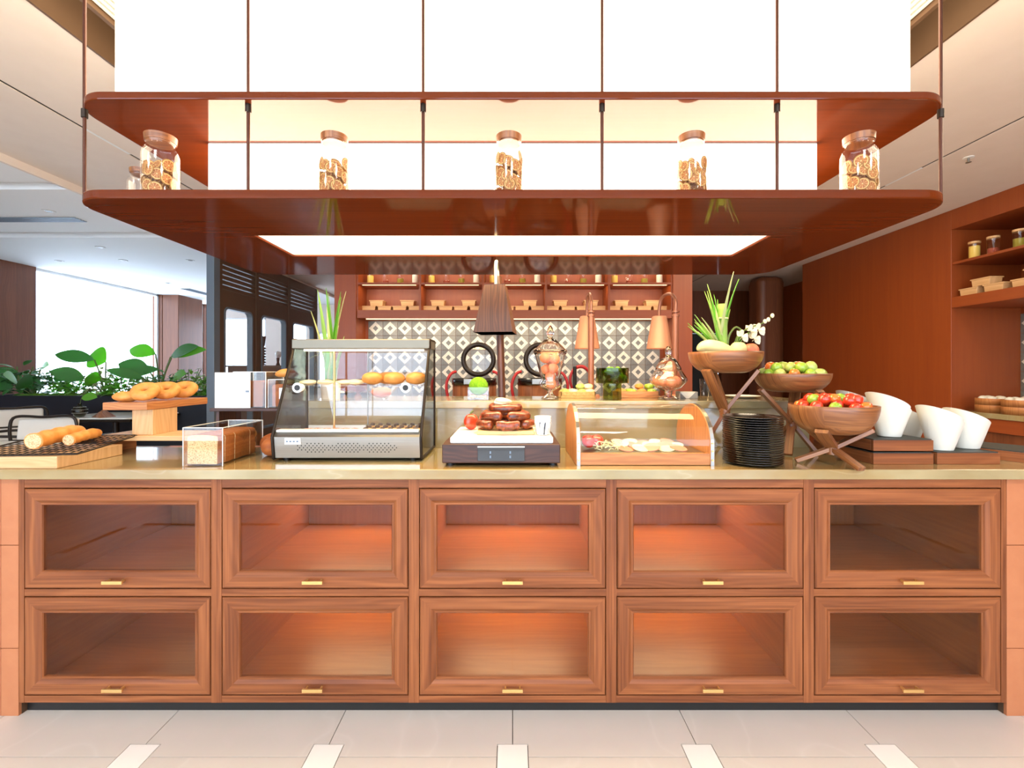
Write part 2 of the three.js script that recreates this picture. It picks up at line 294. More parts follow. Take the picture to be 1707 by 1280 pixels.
{
  const c = structGroup('ceiling', 'beige panelled ceiling with black joints above the buffet');
  const T = [CY, CY + 0.1];
  for (const [x0, x1] of [[-3.94, -2.977], [-2.953, -2.2], [2.2, 3.368], [3.392, 5.5]]) mk(c, 'panel', bx(x0, x1, ...T, -4.3, 9.6, 0.002), M.plaster);
  mk(c, 'panel', bx(-2.2, 2.2, ...T, -4.3, 0.6, 0.002), M.plaster);
  mk(c, 'panel', bx(-2.2, 2.2, ...T, 2.95, 9.6, 0.002), M.plaster);
  mk(c, 'panel', bx(-3.94, -2.2, ...T, 9.6, 11.1, 0.002), M.plaster);
  mk(c, 'roof_deck', bx(-7.6, 5.6, CY + 0.32, CY + 0.42, -4.4, 11.2, 0), M.black);
  for (const x of [-2.965, 3.38]) mk(c, 'joint_backing', bx(x - 0.0118, x + 0.0118, CY + 0.006, CY + 0.1, -4.3, 9.6, 0), M.black);
  mk(c, 'recess_side', bx(-2.24, -2.2, CY + 0.1, CY + 0.32, 0.56, 2.99, 0), M.black);
  mk(c, 'recess_side', bx(2.2, 2.24, CY + 0.1, CY + 0.32, 0.56, 2.99, 0), M.black);
  mk(c, 'recess_side', bx(-2.24, 2.24, CY + 0.1, CY + 0.32, 0.56, 0.6, 0), M.black);
  mk(c, 'recess_side', bx(-2.24, 2.24, CY + 0.1, CY + 0.32, 2.95, 2.99, 0), M.black);
  for (const s of [-1, 1]) mk(c, 'recess_liner', bx(s * 2.192 - 0.007, s * 2.192 + 0.007, CY - 0.004, CY + 0.3, 0.6, 2.95, 0.001), M.umber, 'z');
  const slat = uvm(bx(-0.006, 0.006, CY + 0.02, CY + 0.05, 0.62, 2.9, 0));
  for (const s of [-1, 1]) {
    for (let k = 0; k < 15; k++) mk(c, 'grille_slat', slat, M.cream, 'z', true).position.x = s * (1.5 + k * 0.03);
    mk(c, 'grille_frame', bx(s * 1.95 - 0.012, s * 1.95 + 0.012, CY, CY + 0.05, 0.62, 2.9), M.umber);
  }
  for (const [x, d] of [[-2.965, 3.35], [3.38, 3.95]]) mk(c, 'slot_diffuser', bx(x - 0.01, x + 0.01, CY + 0.0, CY + 0.0058, d - 0.18, d + 0.18, 0), M.white, 'z');
  const d = structGroup('ceiling_dining', 'white stepped ceiling over the dining area at left');
  d.name = 'ceiling_side';
  for (const [a, b] of [[-4.3, 3.9], [4.06, 5.3], [5.52, 11.1]]) mk(d, 'panel', bx(-7.5, -3.94, DY, DY + 0.1, a, b, 0.004), M.white);
  mk(d, 'cove', bx(-7.5, -3.94, DY + 0.06, DY + 0.12, 3.9, 4.06, 0), M.white);
  mk(d, 'cove', bx(-7.5, -3.94, DY + 0.06, DY + 0.12, 5.3, 5.52, 0), M.white);
  mk(d, 'downstand', bx(-3.96, -3.93, DY - 0.004, CY + 0.1, -4.3, 11, 0.003), M.plaster, 'z');
  const grille = (x0, x1, a, b, n, ax) => { for (let k = 0; k < n; k++) { const t = (k + 0.5) / n; mk(d, 'vent_slat', ax ? bx(x0 + (x1 - x0) * t - 0.006, x0 + (x1 - x0) * t + 0.006, DY - 0.008, DY + 0.001, a, b, 0) : bx(x0, x1, DY - 0.008, DY + 0.001, a + (b - a) * t - 0.006, a + (b - a) * t + 0.006, 0), M.postgrey); } };
  grille(-5.9, -4.6, 4.78, 4.94, 5, 0); grille(-6.5, -6.3, 8.9, 10.8, 5, 1);
}
const wallX = (x0, x1, d0, d1, y0, y1, holes = []) => {   // a wall along the depth, with openings [d0, d1, y0, y1]
  const s = rectShape(d1 - d0, y1 - y0, 0, d0, y0);
  for (const h of holes) s.holes.push(rectShape(h[1] - h[0], h[3] - h[2], 0, h[0], h[2], THREE.Path));
  return ext(s, x1 - x0).rotateY(Math.PI / 2).translate(x0, 0, 0);
};
const wallD = (d0, d1, x0, x1, y0, y1, holes = []) => {   // a wall facing the camera, with openings [x0, x1, y0, y1]
  const s = rectShape(x1 - x0, y1 - y0, 0, x0, y0);
  for (const h of holes) s.holes.push(rectShape(h[1] - h[0], h[3] - h[2], 0, h[0], h[2], THREE.Path));
  return ext(s, d1 - d0).translate(0, 0, -d1);
};
let nWin = 0;
function windowX(x, d0, d1, y0, y1, label, mull = 1) {
  const w = structGroup('window_' + (++nWin), label), f = 0.04;
  mk(w, 'window_frame', merge(bx(x - 0.03, x + 0.03, y0, y0 + f, d0, d1), bx(x - 0.03, x + 0.03, y1 - f, y1, d0, d1), bx(x - 0.03, x + 0.03, y0, y1, d0, d0 + f), bx(x - 0.03, x + 0.03, y0, y1, d1 - f, d1)), M.white, 'y');
  for (let k = 0; k < mull; k++) mk(w, 'pane', bx(x - 0.001, x + 0.001, y0 + f, y1 - f, d0 + f + (d1 - d0 - 2 * f) * k / mull, d0 + f + (d1 - d0 - 2 * f) * (k + 1) / mull, 0), M.glass);
}
function windowD(d, x0, x1, y0, y1, label, mull = 1) {
  const w = structGroup('window_' + (++nWin), label), f = 0.04;
  mk(w, 'window_frame', merge(bx(x0, x1, y0, y0 + f, d - 0.03, d + 0.03), bx(x0, x1, y1 - f, y1, d - 0.03, d + 0.03), bx(x0, x0 + f, y0, y1, d - 0.03, d + 0.03), bx(x1 - f, x1, y0, y1, d - 0.03, d + 0.03)), M.white, 'y');
  for (let k = 0; k < mull; k++) mk(w, 'pane', bx(x0 + f + (x1 - x0 - 2 * f) * k / mull, x0 + f + (x1 - x0 - 2 * f) * (k + 1) / mull, y0 + f, y1 - f, d - 0.001, d + 0.001, 0), M.glass);
}
const HI = CY + 0.32;
// left: wooden wall, then glazing down the dining area
struct('wall_left', wallX(-7.6, -7.4, -4.4, 11.2, 0, HI, [[7.08, 9.62, 0.5, DY], [10.4, 11.0, 0.5, DY]]), M.brown, 'brown wooden wall at the far left of the dining area', 'y');
windowX(-7.5, 7.08, 9.62, 0.5, DY, 'wide bright window behind the planted trough', 2);
windowX(-7.5, 10.4, 11.0, 0.5, DY, 'narrow bright window right of the brown column', 1);
struct('wall_column', bx(-7.4, -7.06, 0, DY, 9.63, 10.38, 0.01), M.brown, 'brown column beside the dining window', 'y');
// far end of the dining area
const farHoles = [[-7.3, -5.98, 0.4, 2.6], [-5.5, -4.98, 0.4, 2.6], [-4.72, -4.32, 0.9, 2.25]];
struct('wall_far', wallD(11.05, 11.2, -7.5, -2.28, 0, HI, farHoles), M.plaster, 'pale far wall of the dining area with bright windows');
farHoles.forEach((h, i) => windowD(11.1, ...h, ['broad far window seen through the first glazed door', 'far window seen through the second glazed door', 'small far window beside the red wooden column'][i], 1));
// kitchen alcove
{
  const w = struct('wall_back', bx(-2.28, 2.3, 0, HI, 6.26, 6.4, 0), M.red, 'red-brown wooden back wall of the kitchen with patterned tiles', 'y');
  const tile = bx(-0.0985, 0.0985, -0.0985, 0.0985, -0.004, 0.004, 0.0015);
  const p = prep(tile), uv = p.attributes.uv.array, q = p.attributes.position.array;
  for (let i = 0; i < uv.length / 2; i++) { uv[2 * i] = q[3 * i] + 0.1; uv[2 * i + 1] = q[3 * i + 1] + 0.1; }
  for (let i = 0; i < 20; i++) for (let j = 0; j < 6; j++) { const m = mk(w, 'tile', p, M.print, 'x', true); m.position.set(-1.9 + i * 0.2 + 0.02, 0.98 + j * 0.2 - 0.09, -6.255); }
  struct('wall_column_left', bx(-2.3, -2.02, 0, HI, 5.88, 6.4, 0.004), M.red, 'red wooden column at the left of the kitchen shelves', 'y');
  struct('wall_column_right', bx(2.07, 2.32, 0, HI, 5.88, 6.4, 0.004), M.red, 'red wooden column at the right of the kitchen shelves', 'y');
  struct('wall_side_left', bx(-2.3, -2.18, 0, HI, 6.4, 11.1, 0), M.red, 'wooden wall running back left of the kitchen', 'y');
  struct('wall_side_right', bx(2.2, 2.32, 0, HI, 6.4, 9.6, 0), M.red, 'wooden wall running back right of the kitchen', 'y');
}
// right: plain wooden wall, then a niche with shelves nearer
struct('wall_right', merge(bx(4.57, 5.5, 0, CY, 4.75, 7.19, 0.004), bx(4.57, 5.5, 0, CY, -4.4, 1.2, 0.004), bx(5.3, 5.5, 0, CY, 1.2, 4.75, 0), bx(4.57, 5.3, 2.775, CY, 1.2, 4.75, 0.002), bx(5.4, 5.6, 0, HI, -4.4, 11, 0)), M.red, 'red-brown wooden wall and shelf niche at right', 'y');
struct('wall_passage', wallD(9.5, 9.65, 2.2, 5.6, 0, HI, [[3.35, 4.35, 0, 2.1]]), M.brown, 'brown wall at the end of the passage right of the kitchen', 'y');
struct('wall_passage_column', bx(4.3, 4.78, 0, CY, 7.95, 8.4, 0.12), M.brown, 'rounded brown column in the passage', 'y');
{
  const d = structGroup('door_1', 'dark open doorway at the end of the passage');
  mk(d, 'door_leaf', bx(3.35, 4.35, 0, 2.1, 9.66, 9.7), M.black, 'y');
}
// behind the camera: a glazed front
const frontHoles = [[-7.2, -4.3, 0.08, 2.86], [-4.15, -1.25, 0.08, 2.86], [-1.1, 1.5, 0.08, 2.86], [1.65, 4.4, 0.08, 2.86]];
struct('wall_front', wallD(-4.3, -4.15, -7.6, 5.6, 0, HI, frontHoles), M.plaster, 'window wall behind the viewer facing the buffet');
frontHoles.forEach((h, i) => windowD(-4.22, ...h, 'tall window behind the viewer, number ' + 'one two three four'.split(' ')[i] + ' from the left', 2));

// ---------- the counter ----------
const CT = 0.935;
const ORD = ['far left', 'second from left', 'middle', 'second from right', 'far right'];
function mitred(w, h, prof) {       // the four mitred sides of a frame, centred; prof: [distance from the outer edge, height]
  const side = (len, flip) => {
    const Pn = [], I = [];
    for (const [t, z] of prof) { Pn.push(-len / 2 + t, t, z, len / 2 - t, t, z); }
    for (let i = 0; i < prof.length - 1; i++) { const a = i * 2; I.push(a, a + 2, a + 1, a + 1, a + 2, a + 3); }
    const g = new THREE.BufferGeometry(); g.setAttribute('position', new THREE.Float32BufferAttribute(Pn, 3)); g.setIndex(I);
    const q = g.toNonIndexed(); q.computeVertexNormals();
    // outward normals
    const n = q.attributes.normal, pz = q.attributes.position; return q;
  };
  const b = side(w).translate(0, -h / 2, 0), t = side(w).rotateZ(Math.PI).translate(0, h / 2, 0);
  const l = side(h).rotateZ(-Math.PI / 2).translate(-w / 2, 0, 0), r = side(h).rotateZ(Math.PI / 2).translate(w / 2, 0, 0);
  return { b, t, l, r };
}
const DW = 0.699, PITCH = 0.745, PROF = [[0, -0.004], [0, 0.016], [0.003, 0.019], [0.042, 0.019], [0.054, 0.012], [0.06, 0.012], [0.063, 0.008], [0.063, -0.004], [0, -0.004]].map(q => q);
const LITE = [[0.22, 0.15], [0.95, 0.7], [1.1, 0.8], [1.05, 0.7], [0.04, 0.12]];
for (let k = 0; k < 5; k++) {
  const xc = (k - 2) * PITCH, c = thing('display_cabinet', `${ORD[k]} wooden counter cabinet with two glazed flap doors`, 'cabinet', [xc, 0, -1.72], 0, 'glazed cabinets under the worktop');
  const h = PITCH / 2, D0 = 0.022, D1 = 0.75;
  const L = (x0, x1, y0, y1, a, b, r) => bx(x0, x1, y0, y1, a, b, r);
  mk(c, 'side_panel', L(-h + 0.0005, -h + 0.014, 0.05, 0.896, D0, D1, 0), M.inner, 'z');
  mk(c, 'side_panel', L(h - 0.014, h - 0.0005, 0.05, 0.896, D0, D1, 0), M.inner, 'z');
  mk(c, 'back_panel', L(-h, h, 0.05, 0.896, D1, D1 + 0.012, 0), M.inner, 'y');
  mk(c, 'top_panel', L(-h, h, 0.882, 0.896, D0, D1, 0), M.inner);
  mk(c, 'shelf', L(-h + 0.014, h - 0.014, 0.452, 0.468, D0, D1, 0), M.inner);
  mk(c, 'bottom_panel', L(-h + 0.014, h - 0.014, 0.06, 0.077, D0, D1, 0), M.inner);
  mk(c, 'toe_kick', L(-h, h, 0, 0.05, 0.03, 0.05, 0), M.black);
  const st = 0.0195;
  mk(c, 'face_stile', L(-h, -h + st, 0.05, 0.896, 0, D0, 0.0004), M.walnut, 'y');
  mk(c, 'face_stile', L(h - st, h, 0.05, 0.896, 0, D0, 0.0004), M.walnut, 'y');
  for (const [a, b] of [[0.05, 0.0765], [0.452, 0.4785], [0.861, 0.896]]) mk(c, 'face_rail', L(-h + st, h - st, a, b, 0.0005, D0, 0.001), M.walnut);
  const rows = [[0.483, 0.8565], [0.081, 0.4475]];
  rows.forEach(([y0, y1], r) => {
    const d = new THREE.Group(); d.name = 'door'; c.add(d); d.position.set(0, (y0 + y1) / 2, -0.016); const H = y1 - y0;
    const f = mitred(DW, H, PROF);
    mk(d, 'rail', f.b, M.walnut); mk(d, 'rail', f.t, M.walnut); mk(d, 'stile', f.l, M.walnut, 'y'); mk(d, 'stile', f.r, M.walnut, 'y');
    mk(d, 'glass_pane', new THREE.BoxGeometry(DW - 0.12, H - 0.12, 0.003).translate(0, 0, 0.004), M.pane);
    const hy = -H / 2 + 0.031;
    mk(d, 'handle', merge(bx(-0.038, 0.038, hy - 0.006, hy + 0.006, -0.044, -0.036, 0.001), bx(-0.03, -0.024, hy - 0.004, hy + 0.004, -0.038, -0.019, 0), bx(0.024, 0.03, hy - 0.004, hy + 0.004, -0.038, -0.019, 0)), M.brass);
    const ty = r ? 0.452 : 0.882, lv = LITE[k][r];
    mk(c, 'light_strip', L(-0.28, 0.28, ty - 0.012, ty, 0.6, 0.63, 0.002), M.ledface);
    mk(c, 'light_channel', L(-0.3, 0.3, ty - 0.075, ty, 0.633, 0.637, 0.001), M.darkmetal);
    areaLight(c, 0.56, 0.028, [0, ty - 0.014, -0.615], [0, -1, 0.12], AMBER, I_CAB * lv * 4);
  });
}
for (const s of [-1, 1]) {
  const x = s * (2.5 * PITCH), o = thing('clad_end', `${s < 0 ? 'left' : 'right'} end of the counter clad in terracotta tiles`, 'counter end', [x, 0, -1.72]);
  mk(o, 'core', bx(Math.min(s * 0.001, s * 1.2), Math.max(s * 0.001, s * 1.2), 0, 0.896, 0.012, 0.75, 0), M.umber);
  for (const [a, b] of [[0, 0.254], [0.256, 0.643], [0.645, 0.896]]) for (const [u, v] of [[0.002, 0.068], [0.07, 0.42], [0.422, 0.8], [0.802, 1.2]]) mk(o, 'tile', bx(Math.min(s * u, s * v), Math.max(s * u, s * v), a, b, 0.0, 0.012, 0.0012), M.terra);
}
{
  const w = thing('stone_worktop', 'long polished grey-brown stone worktop carrying the buffet', 'worktop', [0, 0.897, 0]);
  mk(w, 'slab', bx(-3.08, 3.08, 0, 0.038, 1.695, 2.2, 0.004), M.marble);
  const l = thing('serving_ledge', 'raised stone serving ledge running behind the buffet food', 'ledge', [0, CT, 0]);
  mk(l, 'riser', bx(-0.98, 1.42, 0, 0.19, 2.18, 2.215, 0.002), M.marble);
  mk(l, 'top', bx(-1.0, 1.44, 0.19, 0.226, 2.155, 2.56, 0.003), M.marble);
  one('kitchen_partition', bx(-0.98, 1.42, 0, 1.123, 2.487, 2.54, 0.002), M.red, 'red wooden kitchen-side partition under the serving ledge', 'partition', [0, 0, 0], null, 'y');
}

// ---------- the hood with light boxes ----------
{
  const o = thing('hanging_shelf', 'lower red-brown hanging shelf with rounded corners and a long light panel beneath', 'shelf', [0, 1.832, 0]);
  const sh = rectShape(2.78, 1.11, 0.12, -1.39, 1.4), hole = rectShape(2.024, 0.317, 0, -1.012, 1.792, THREE.Path); sh.holes.push(hole);
  mk(o, 'board', ext(sh, 0.02, 0.004, 8).rotateX(-Math.PI / 2).translate(0, 0.004, 0), M.hood);
  mk(o, 'light_panel', bx(-1.012, 1.012, 0.008, 0.019, 1.792, 2.109, 0), M.lightface);
  mk(o, 'panel_cover', bx(-1.03, 1.03, 0.019, 0.027, 1.78, 2.12, 0), M.umber);
  areaLight(o, 2.014, 0.31, [0, 0.006, -1.9505], [0, -1, 0], WARM, I_HOOD);
  const u = thing('hanging_shelf', 'upper red-brown hanging shelf with rounded corners below the tall light box', 'shelf', [0, 2.136, 0]);
  mk(u, 'board', ext(rectShape(2.77, 1.11, 0.12, -1.385, 1.4), 0.017, 0.004, 8).rotateX(-Math.PI / 2).translate(0, 0.004, 0), M.hood);
  const box = (name, label, x, y0, y1, d0, d1) => {
    const b = thing(name, label, 'light box', [0, y0, 0]);
    mk(b, 'light_panel', bx(-x, x, 0, y1 - y0, d0, d1, 0.003), M.lightface);
    areaLight(b, 2 * x - 0.01, y1 - y0 - 0.01, [0, (y1 - y0) / 2, -d0 + 0.004], [0, 0, 1], SOFT, I_BOX);
    for (const s of [-1, 1]) areaLight(b, d1 - d0 - 0.02, y1 - y0 - 0.01, [s * (x + 0.004), (y1 - y0) / 2, -(d0 + d1) / 2], [s, 0, 0], SOFT, I_BOX);
  };
  box('light_box', 'tall glowing white light box above the upper hanging shelf', 1.32, 2.1615, CY + 0.3, 1.512, 2.43);
  box('light_box', 'low glowing light box between the two hanging shelves', 1.115, 1.8605, 2.1355, 1.668, 2.33);
  const names = ['far left', 'second from left', 'third from left', 'third from right', 'second from right', 'far right'];
  [-1.367, -0.828, -0.28, 0.28, 0.828, 1.367].forEach((x, i) => {
    const d = i % 5 ? 1.428 : 1.456, r = thing('suspension_rod', `thin copper-brown rod hanging both shelves, ${names[i]}`, 'rod', [x, 1.86, -d], 0, 'suspension rods of the hanging shelves');
    mk(r, 'rod', cyl(0.005, 0.005, CY + 0.3 - 1.86, 0, 0, 0, 10), M.rod);
    mk(r, 'collar', cyl(0.009, 0.009, 0.026, 0, 0.25, 0, 14), M.darkmetal);
  });
  // jars of dried citrus
  const slice = (() => { const g = new THREE.CylinderGeometry(0.024, 0.024, 0.003, 18); return g; })();
  function citrusJar(label, pos, h, r, fill, turn) {
    const j = thing('glass_jar', label, 'jar', pos, turn, 'jars on the hanging shelf');
    mk(j, 'glass_body', lathe([[0, 0.002], [r * 0.9, 0.002], [r, 0.01], [r, h * 0.68], [r * 0.93, h * 0.76], [r * 0.74, h * 0.82], [r * 0.74, h * 0.87], [r * 0.8, h * 0.885], [r * 0.8, h * 0.9]], 36), M.glass);
    mk(j, 'lid', merge(cyl(r * 0.83, r * 0.86, h * 0.1, 0, h * 0.9, 0, 32), cyl(r * 0.76, r * 0.76, h * 0.02, 0, h * 0.88, 0, 32)), M.acacia);
    const n = Math.round(fill * 96), k = r / 0.057;
    for (let i = 0; i < n; i++) {
      const a = i * 2.4, rad = (i % 5 < 3 ? r - 0.009 : rr(0, r * 0.4));
      const m = new THREE.Mesh(slice, [M.citrusrim, M.citrus, M.citrus]); m.name = 'citrus_slice'; m.castShadow = m.receiveShadow = true; j.add(m);
      m.position.set(Math.sin(a) * rad, 0.026 * k + (i / n) * h * fill, Math.cos(a) * rad); m.scale.setScalar(k * rr(0.85, 1));
      m.rotation.set(Math.PI / 2 + rr(-0.12, 0.12) - (i % 5 < 3 ? 0 : 0.35), rr(-0.5, 0.5) + (i % 5 < 3 ? 0 : 0.6), 0); m.rotation.order = 'YXZ'; m.rotation.y = a + rr(-0.2, 0.2);
    }
    return j;
  }
  citrusJar('first large citrus jar from left on the lower hanging shelf', [-1.152, 1.861, -1.493], 0.207, 0.053, 0.44, 0.3);
  citrusJar('second large citrus jar from left on the hanging shelf', [-0.583, 1.861, -1.493], 0.207, 0.05, 0.47, 1.1);
  citrusJar('middle citrus jar on the hanging shelf, filled highest', [-0.012, 1.861, -1.493], 0.207, 0.049, 0.56, 2.1);
  citrusJar('second large citrus jar from right on the hanging shelf', [0.585, 1.861, -1.493], 0.207, 0.05, 0.47, 3.0);
  citrusJar('first large citrus jar from right on the lower hanging shelf', [1.134, 1.861, -1.493], 0.207, 0.053, 0.44, 4.0);
  citrusJar('small squat glass jar behind the far left citrus jar', [-1.302, 1.861, -1.605], 0.145, 0.044, 0.1, 4.0);
}

// recessed square lights in the ceiling over the walkway
['far left', 'left', 'right', 'far right'].forEach((w, i) => {
  const l = thing('ceiling_light', `recessed square ceiling light over the walkway, ${w}`, 'ceiling light', [-2.7 + i * 1.8, CY, 0.75], 0, 'walkway ceiling lights');
  mk(l, 'frame', merge(bx(-0.33, 0.33, -0.008, 0.001, -0.33, -0.3, 0.001), bx(-0.33, 0.33, -0.008, 0.001, 0.3, 0.33, 0.001), bx(-0.33, -0.3, -0.008, 0.001, -0.3, 0.3, 0.001), bx(0.3, 0.33, -0.008, 0.001, -0.3, 0.3, 0.001)), M.white);
  mk(l, 'light_panel', bx(-0.3, 0.3, -0.004, 0.001, -0.3, 0.3, 0), M.lightface);
  areaLight(l, 0.59, 0.59, [0, -0.007, 0], [0, -1, 0], new THREE.Color(1, 0.96, 0.91), I_CEIL);
});
['left', 'middle', 'right'].forEach((w, i) => {
  const l = thing('ceiling_light', `recessed square ceiling light over the kitchen, ${w}`, 'ceiling light', [[-1.3, CY, -3.4], [0.7, CY, -3.4], [2.8, CY, -4.7]][i], 0, 'kitchen ceiling lights');
  mk(l, 'frame', merge(bx(-0.33, 0.33, -0.008, 0.001, -0.33, -0.3, 0.001), bx(-0.33, 0.33, -0.008, 0.001, 0.3, 0.33, 0.001), bx(-0.33, -0.3, -0.008, 0.001, -0.3, 0.3, 0.001), bx(0.3, 0.33, -0.008, 0.001, -0.3, 0.3, 0.001)), M.white);
  mk(l, 'light_panel', bx(-0.3, 0.3, -0.004, 0.001, -0.3, 0.3, 0), M.lightface);
  areaLight(l, 0.59, 0.59, [0, -0.007, 0], [0, -1, 0], SOFT, I_KITCHEN);
});

{
  const l = thing('ceiling_light', 'recessed square ceiling light over the right aisle', 'ceiling light', [3.85, CY, -2.0]);
  mk(l, 'frame', merge(bx(-0.33, 0.33, -0.008, 0.001, -0.33, -0.3, 0.001), bx(-0.33, 0.33, -0.008, 0.001, 0.3, 0.33, 0.001), bx(-0.33, -0.3, -0.008, 0.001, -0.3, 0.3, 0.001), bx(0.3, 0.33, -0.008, 0.001, -0.3, 0.3, 0.001)), M.white);
  mk(l, 'light_panel', bx(-0.3, 0.3, -0.004, 0.001, -0.3, 0.3, 0), M.lightface);
  areaLight(l, 0.59, 0.59, [0, -0.007, 0], [0, -1, 0], SOFT, I_KITCHEN * 1.6);
}

// ---------- things on the worktop, from left to right ----------
// low tray with wire rack and baguettes
{
  const t = thing('serving_tray', 'low pale wooden tray at the far left of the worktop', 'tray', [-1.9, CT, -1.86]);
  mk(t, 'tray_board', bx(-0.25, 0.19, 0, 0.046, -0.15, 0.14, 0.003), M.pale);
  const r = thing('wire_rack', 'dark wire cooling rack lying tilted on the left tray', 'rack', [-1.86, CT + 0.048, -1.86]);
  r.rotation.set(0.1, 0.06, 0); r.position.y += 0.018;
  for (let i = 0; i < 15; i++) mk(r, 'wire', cyl(0.0016, 0.0016, 0.3, 0, -0.15, 0, 6).rotateX(Math.PI / 2).translate(-0.2 + i * 0.028, 0, 0), M.darkmetal);
  for (let i = 0; i < 11; i++) mk(r, 'wire', cyl(0.0016, 0.0016, 0.4, 0, -0.2, 0, 6).rotateZ(Math.PI / 2).translate(0, 0.0028, -0.145 + i * 0.029), M.darkmetal);
  mk(r, 'rim', sweep(new THREE.CatmullRomCurve3([[-0.205, 0, -0.15], [0.205, 0, -0.15], [0.205, 0, 0.15], [-0.205, 0, 0.15]].map(p => new THREE.Vector3(...p)), true, 'catmullrom', 0.05), 0.003, 48, 6), M.darkmetal);
  const bag = (label, p0, p1, r0) => {
    const b = thing('baguette', label, 'bread', p0, 0, 'baguettes on the rack'), v = p1.map((x, i) => x - p0[i]);
    mk(b, 'crust', sweep([[0, 0, 0], [v[0] * 0.33, v[1] * 0.33 + 0.004, v[2] * 0.33], [v[0] * 0.66, v[1] * 0.66 + 0.005, v[2] * 0.66], v], t => r0 * (0.97 + 0.06 * Math.cos(t * 26)) * (t > 0.8 ? Math.sqrt(Math.max(0.02, 1 - ((t - 0.8) / 0.2) ** 2)) : 1), 40, 18), M.golden);
    const dir = new THREE.Vector3(...v).normalize(), q = new THREE.Quaternion().setFromUnitVectors(new THREE.Vector3(0, 1, 0), dir);
    const f = mk(b, 'cut_face', cyl(r0 * 0.9, r0 * 0.9, 0.004, 0, -0.002, 0, 20), M.crumb); f.quaternion.copy(q);
  };
  bag('cut baguette with its pale crumb end facing front on the wire rack', [-1.845, CT + 0.096, -1.755], [-1.885, CT + 0.104, -2.0], 0.031);
  bag('second baguette half hidden behind the cut baguette', [-1.782, CT + 0.089, -1.83], [-1.81, CT + 0.096, -2.0], 0.022);
}
// stepped wooden riser with bagels
{
  const t = thing('wooden_riser', 'low pale plank bench under the bagel stand', 'riser', [-1.62, CT, -2.1]);
  mk(t, 'plank', bx(-0.215, 0.2, 0.06, 0.081, -0.1, 0.1, 0.002), M.pale);
  mk(t, 'leg', bx(-0.21, -0.19, 0, 0.06, -0.095, 0.095, 0.001), M.warmwood, 'z'); mk(t, 'leg', bx(0.17, 0.19, 0, 0.06, -0.095, 0.095, 0.001), M.warmwood, 'z');
  const u = thing('bagel_stand', 'raised wooden stand with a pale front holding bagels', 'stand', [-1.655, CT + 0.081, -2.1]);
  mk(u, 'pedestal', bx(-0.048, 0.045, 0, 0.114, -0.06, 0.09, 0.002), M.pale, 'y');
  mk(u, 'stand_top', bx(-0.145, 0.05, 0.114, 0.147, -0.1, 0.3, 0.003), M.warmwood, 'z');
  const ring = (() => { const g = mergeVertices(new THREE.TorusGeometry(0.034, 0.0235, 14, 30).deleteAttribute('uv').deleteAttribute('normal')); const p = g.attributes.position; for (let i = 0; i < p.count; i++) { const a = Math.atan2(p.getY(i), p.getX(i)); p.setXYZ(i, p.getX(i) * (1 + 0.03 * Math.sin(3 * a)), p.getY(i) * (1 + 0.03 * Math.cos(2 * a)), p.getZ(i) * 0.92); } g.computeVertexNormals(); return g; })();
  const ys = CT + 0.228 + 0.047;
  [['front bagel on the right edge of the bagel stand', -1.66, 2.06, -0.95, 0.25], ['middle bagel leaning on the bagel stand', -1.652, 2.175, -0.95, 0.45], ['rear bagel on the bagel stand beside the white card', -1.648, 2.29, -0.95, 0.3], ['bagel lying behind the front bagel', -1.752, 2.25, -1.1, 0.1]].forEach(([l, x, d, rx, ry]) => {
    const b = one('bagel', ring.clone(), M.golden, l, 'bagel', [x, ys, -d], 'bagels on the stand'); b.rotation.set(rx, ry, 0, 'YXZ');
  });
  one('bread_roll', blob(0.045, 0.05, 1.2, 0.55, 1, 2), M.golden, 'flat orange roll at the left end of the bagel stand', 'bread', [-1.745, CT + 0.252, -2.06]);
}
// acrylic bread boxes
function acrylicBox(label, x0, x1, y, h, d0, d1) {
  const b = thing('acrylic_box', label, 'bread box', [(x0 + x1) / 2, y, -(d0 + d1) / 2]), w = (x1 - x0) / 2, d = (d1 - d0) / 2, e = 0.0025;
  mk(b, 'bottom', bx(-w, w, 0, 0.003, -d, d, 0.0005), M.acrylic);
  mk(b, 'side', bx(-w, -w + 0.003, 0.003, h, -d, d, 0.0005), M.acrylic); mk(b, 'side', bx(w - 0.003, w, 0.003, h, -d, d, 0.0005), M.acrylic);
  mk(b, 'side', bx(-w + 0.003, w - 0.003, 0.003, h, -d, -d + 0.003, 0.0005), M.acrylic); mk(b, 'side', bx(-w + 0.003, w - 0.003, 0.003, h, d - 0.003, d, 0.0005), M.acrylic);
  const E = []; for (const sx of [-1, 1]) for (const sz of [-1, 1]) E.push(bx(sx * w - e / 2, sx * w + e / 2, 0, h, sz * d - e / 2, sz * d + e / 2, 0));
  for (const s of [-1, 1]) { E.push(bx(-w, w, h - e, h, s * d - e / 2, s * d + e / 2, 0), bx(s * w - e / 2, s * w + e / 2, h - e, h, -d, d, 0)); }
  mk(b, 'polished_edge', merge(E), M.whitemetal);
}
function sliceShape(w, h) { const s = new THREE.Shape(); s.moveTo(-w / 2 + 0.006, 0); s.lineTo(w / 2 - 0.006, 0); s.quadraticCurveTo(w / 2, 0, w / 2, 0.006); s.lineTo(w / 2, h * 0.72); s.quadraticCurveTo(w / 2 + 0.006, h, w / 2 - 0.012, h); s.quadraticCurveTo(0, h + 0.006, -w / 2 + 0.012, h); s.quadraticCurveTo(-w / 2 - 0.006, h, -w / 2, h * 0.72); s.lineTo(-w / 2, 0.006); s.quadraticCurveTo(-w / 2, 0, -w / 2 + 0.006, 0); return s; }
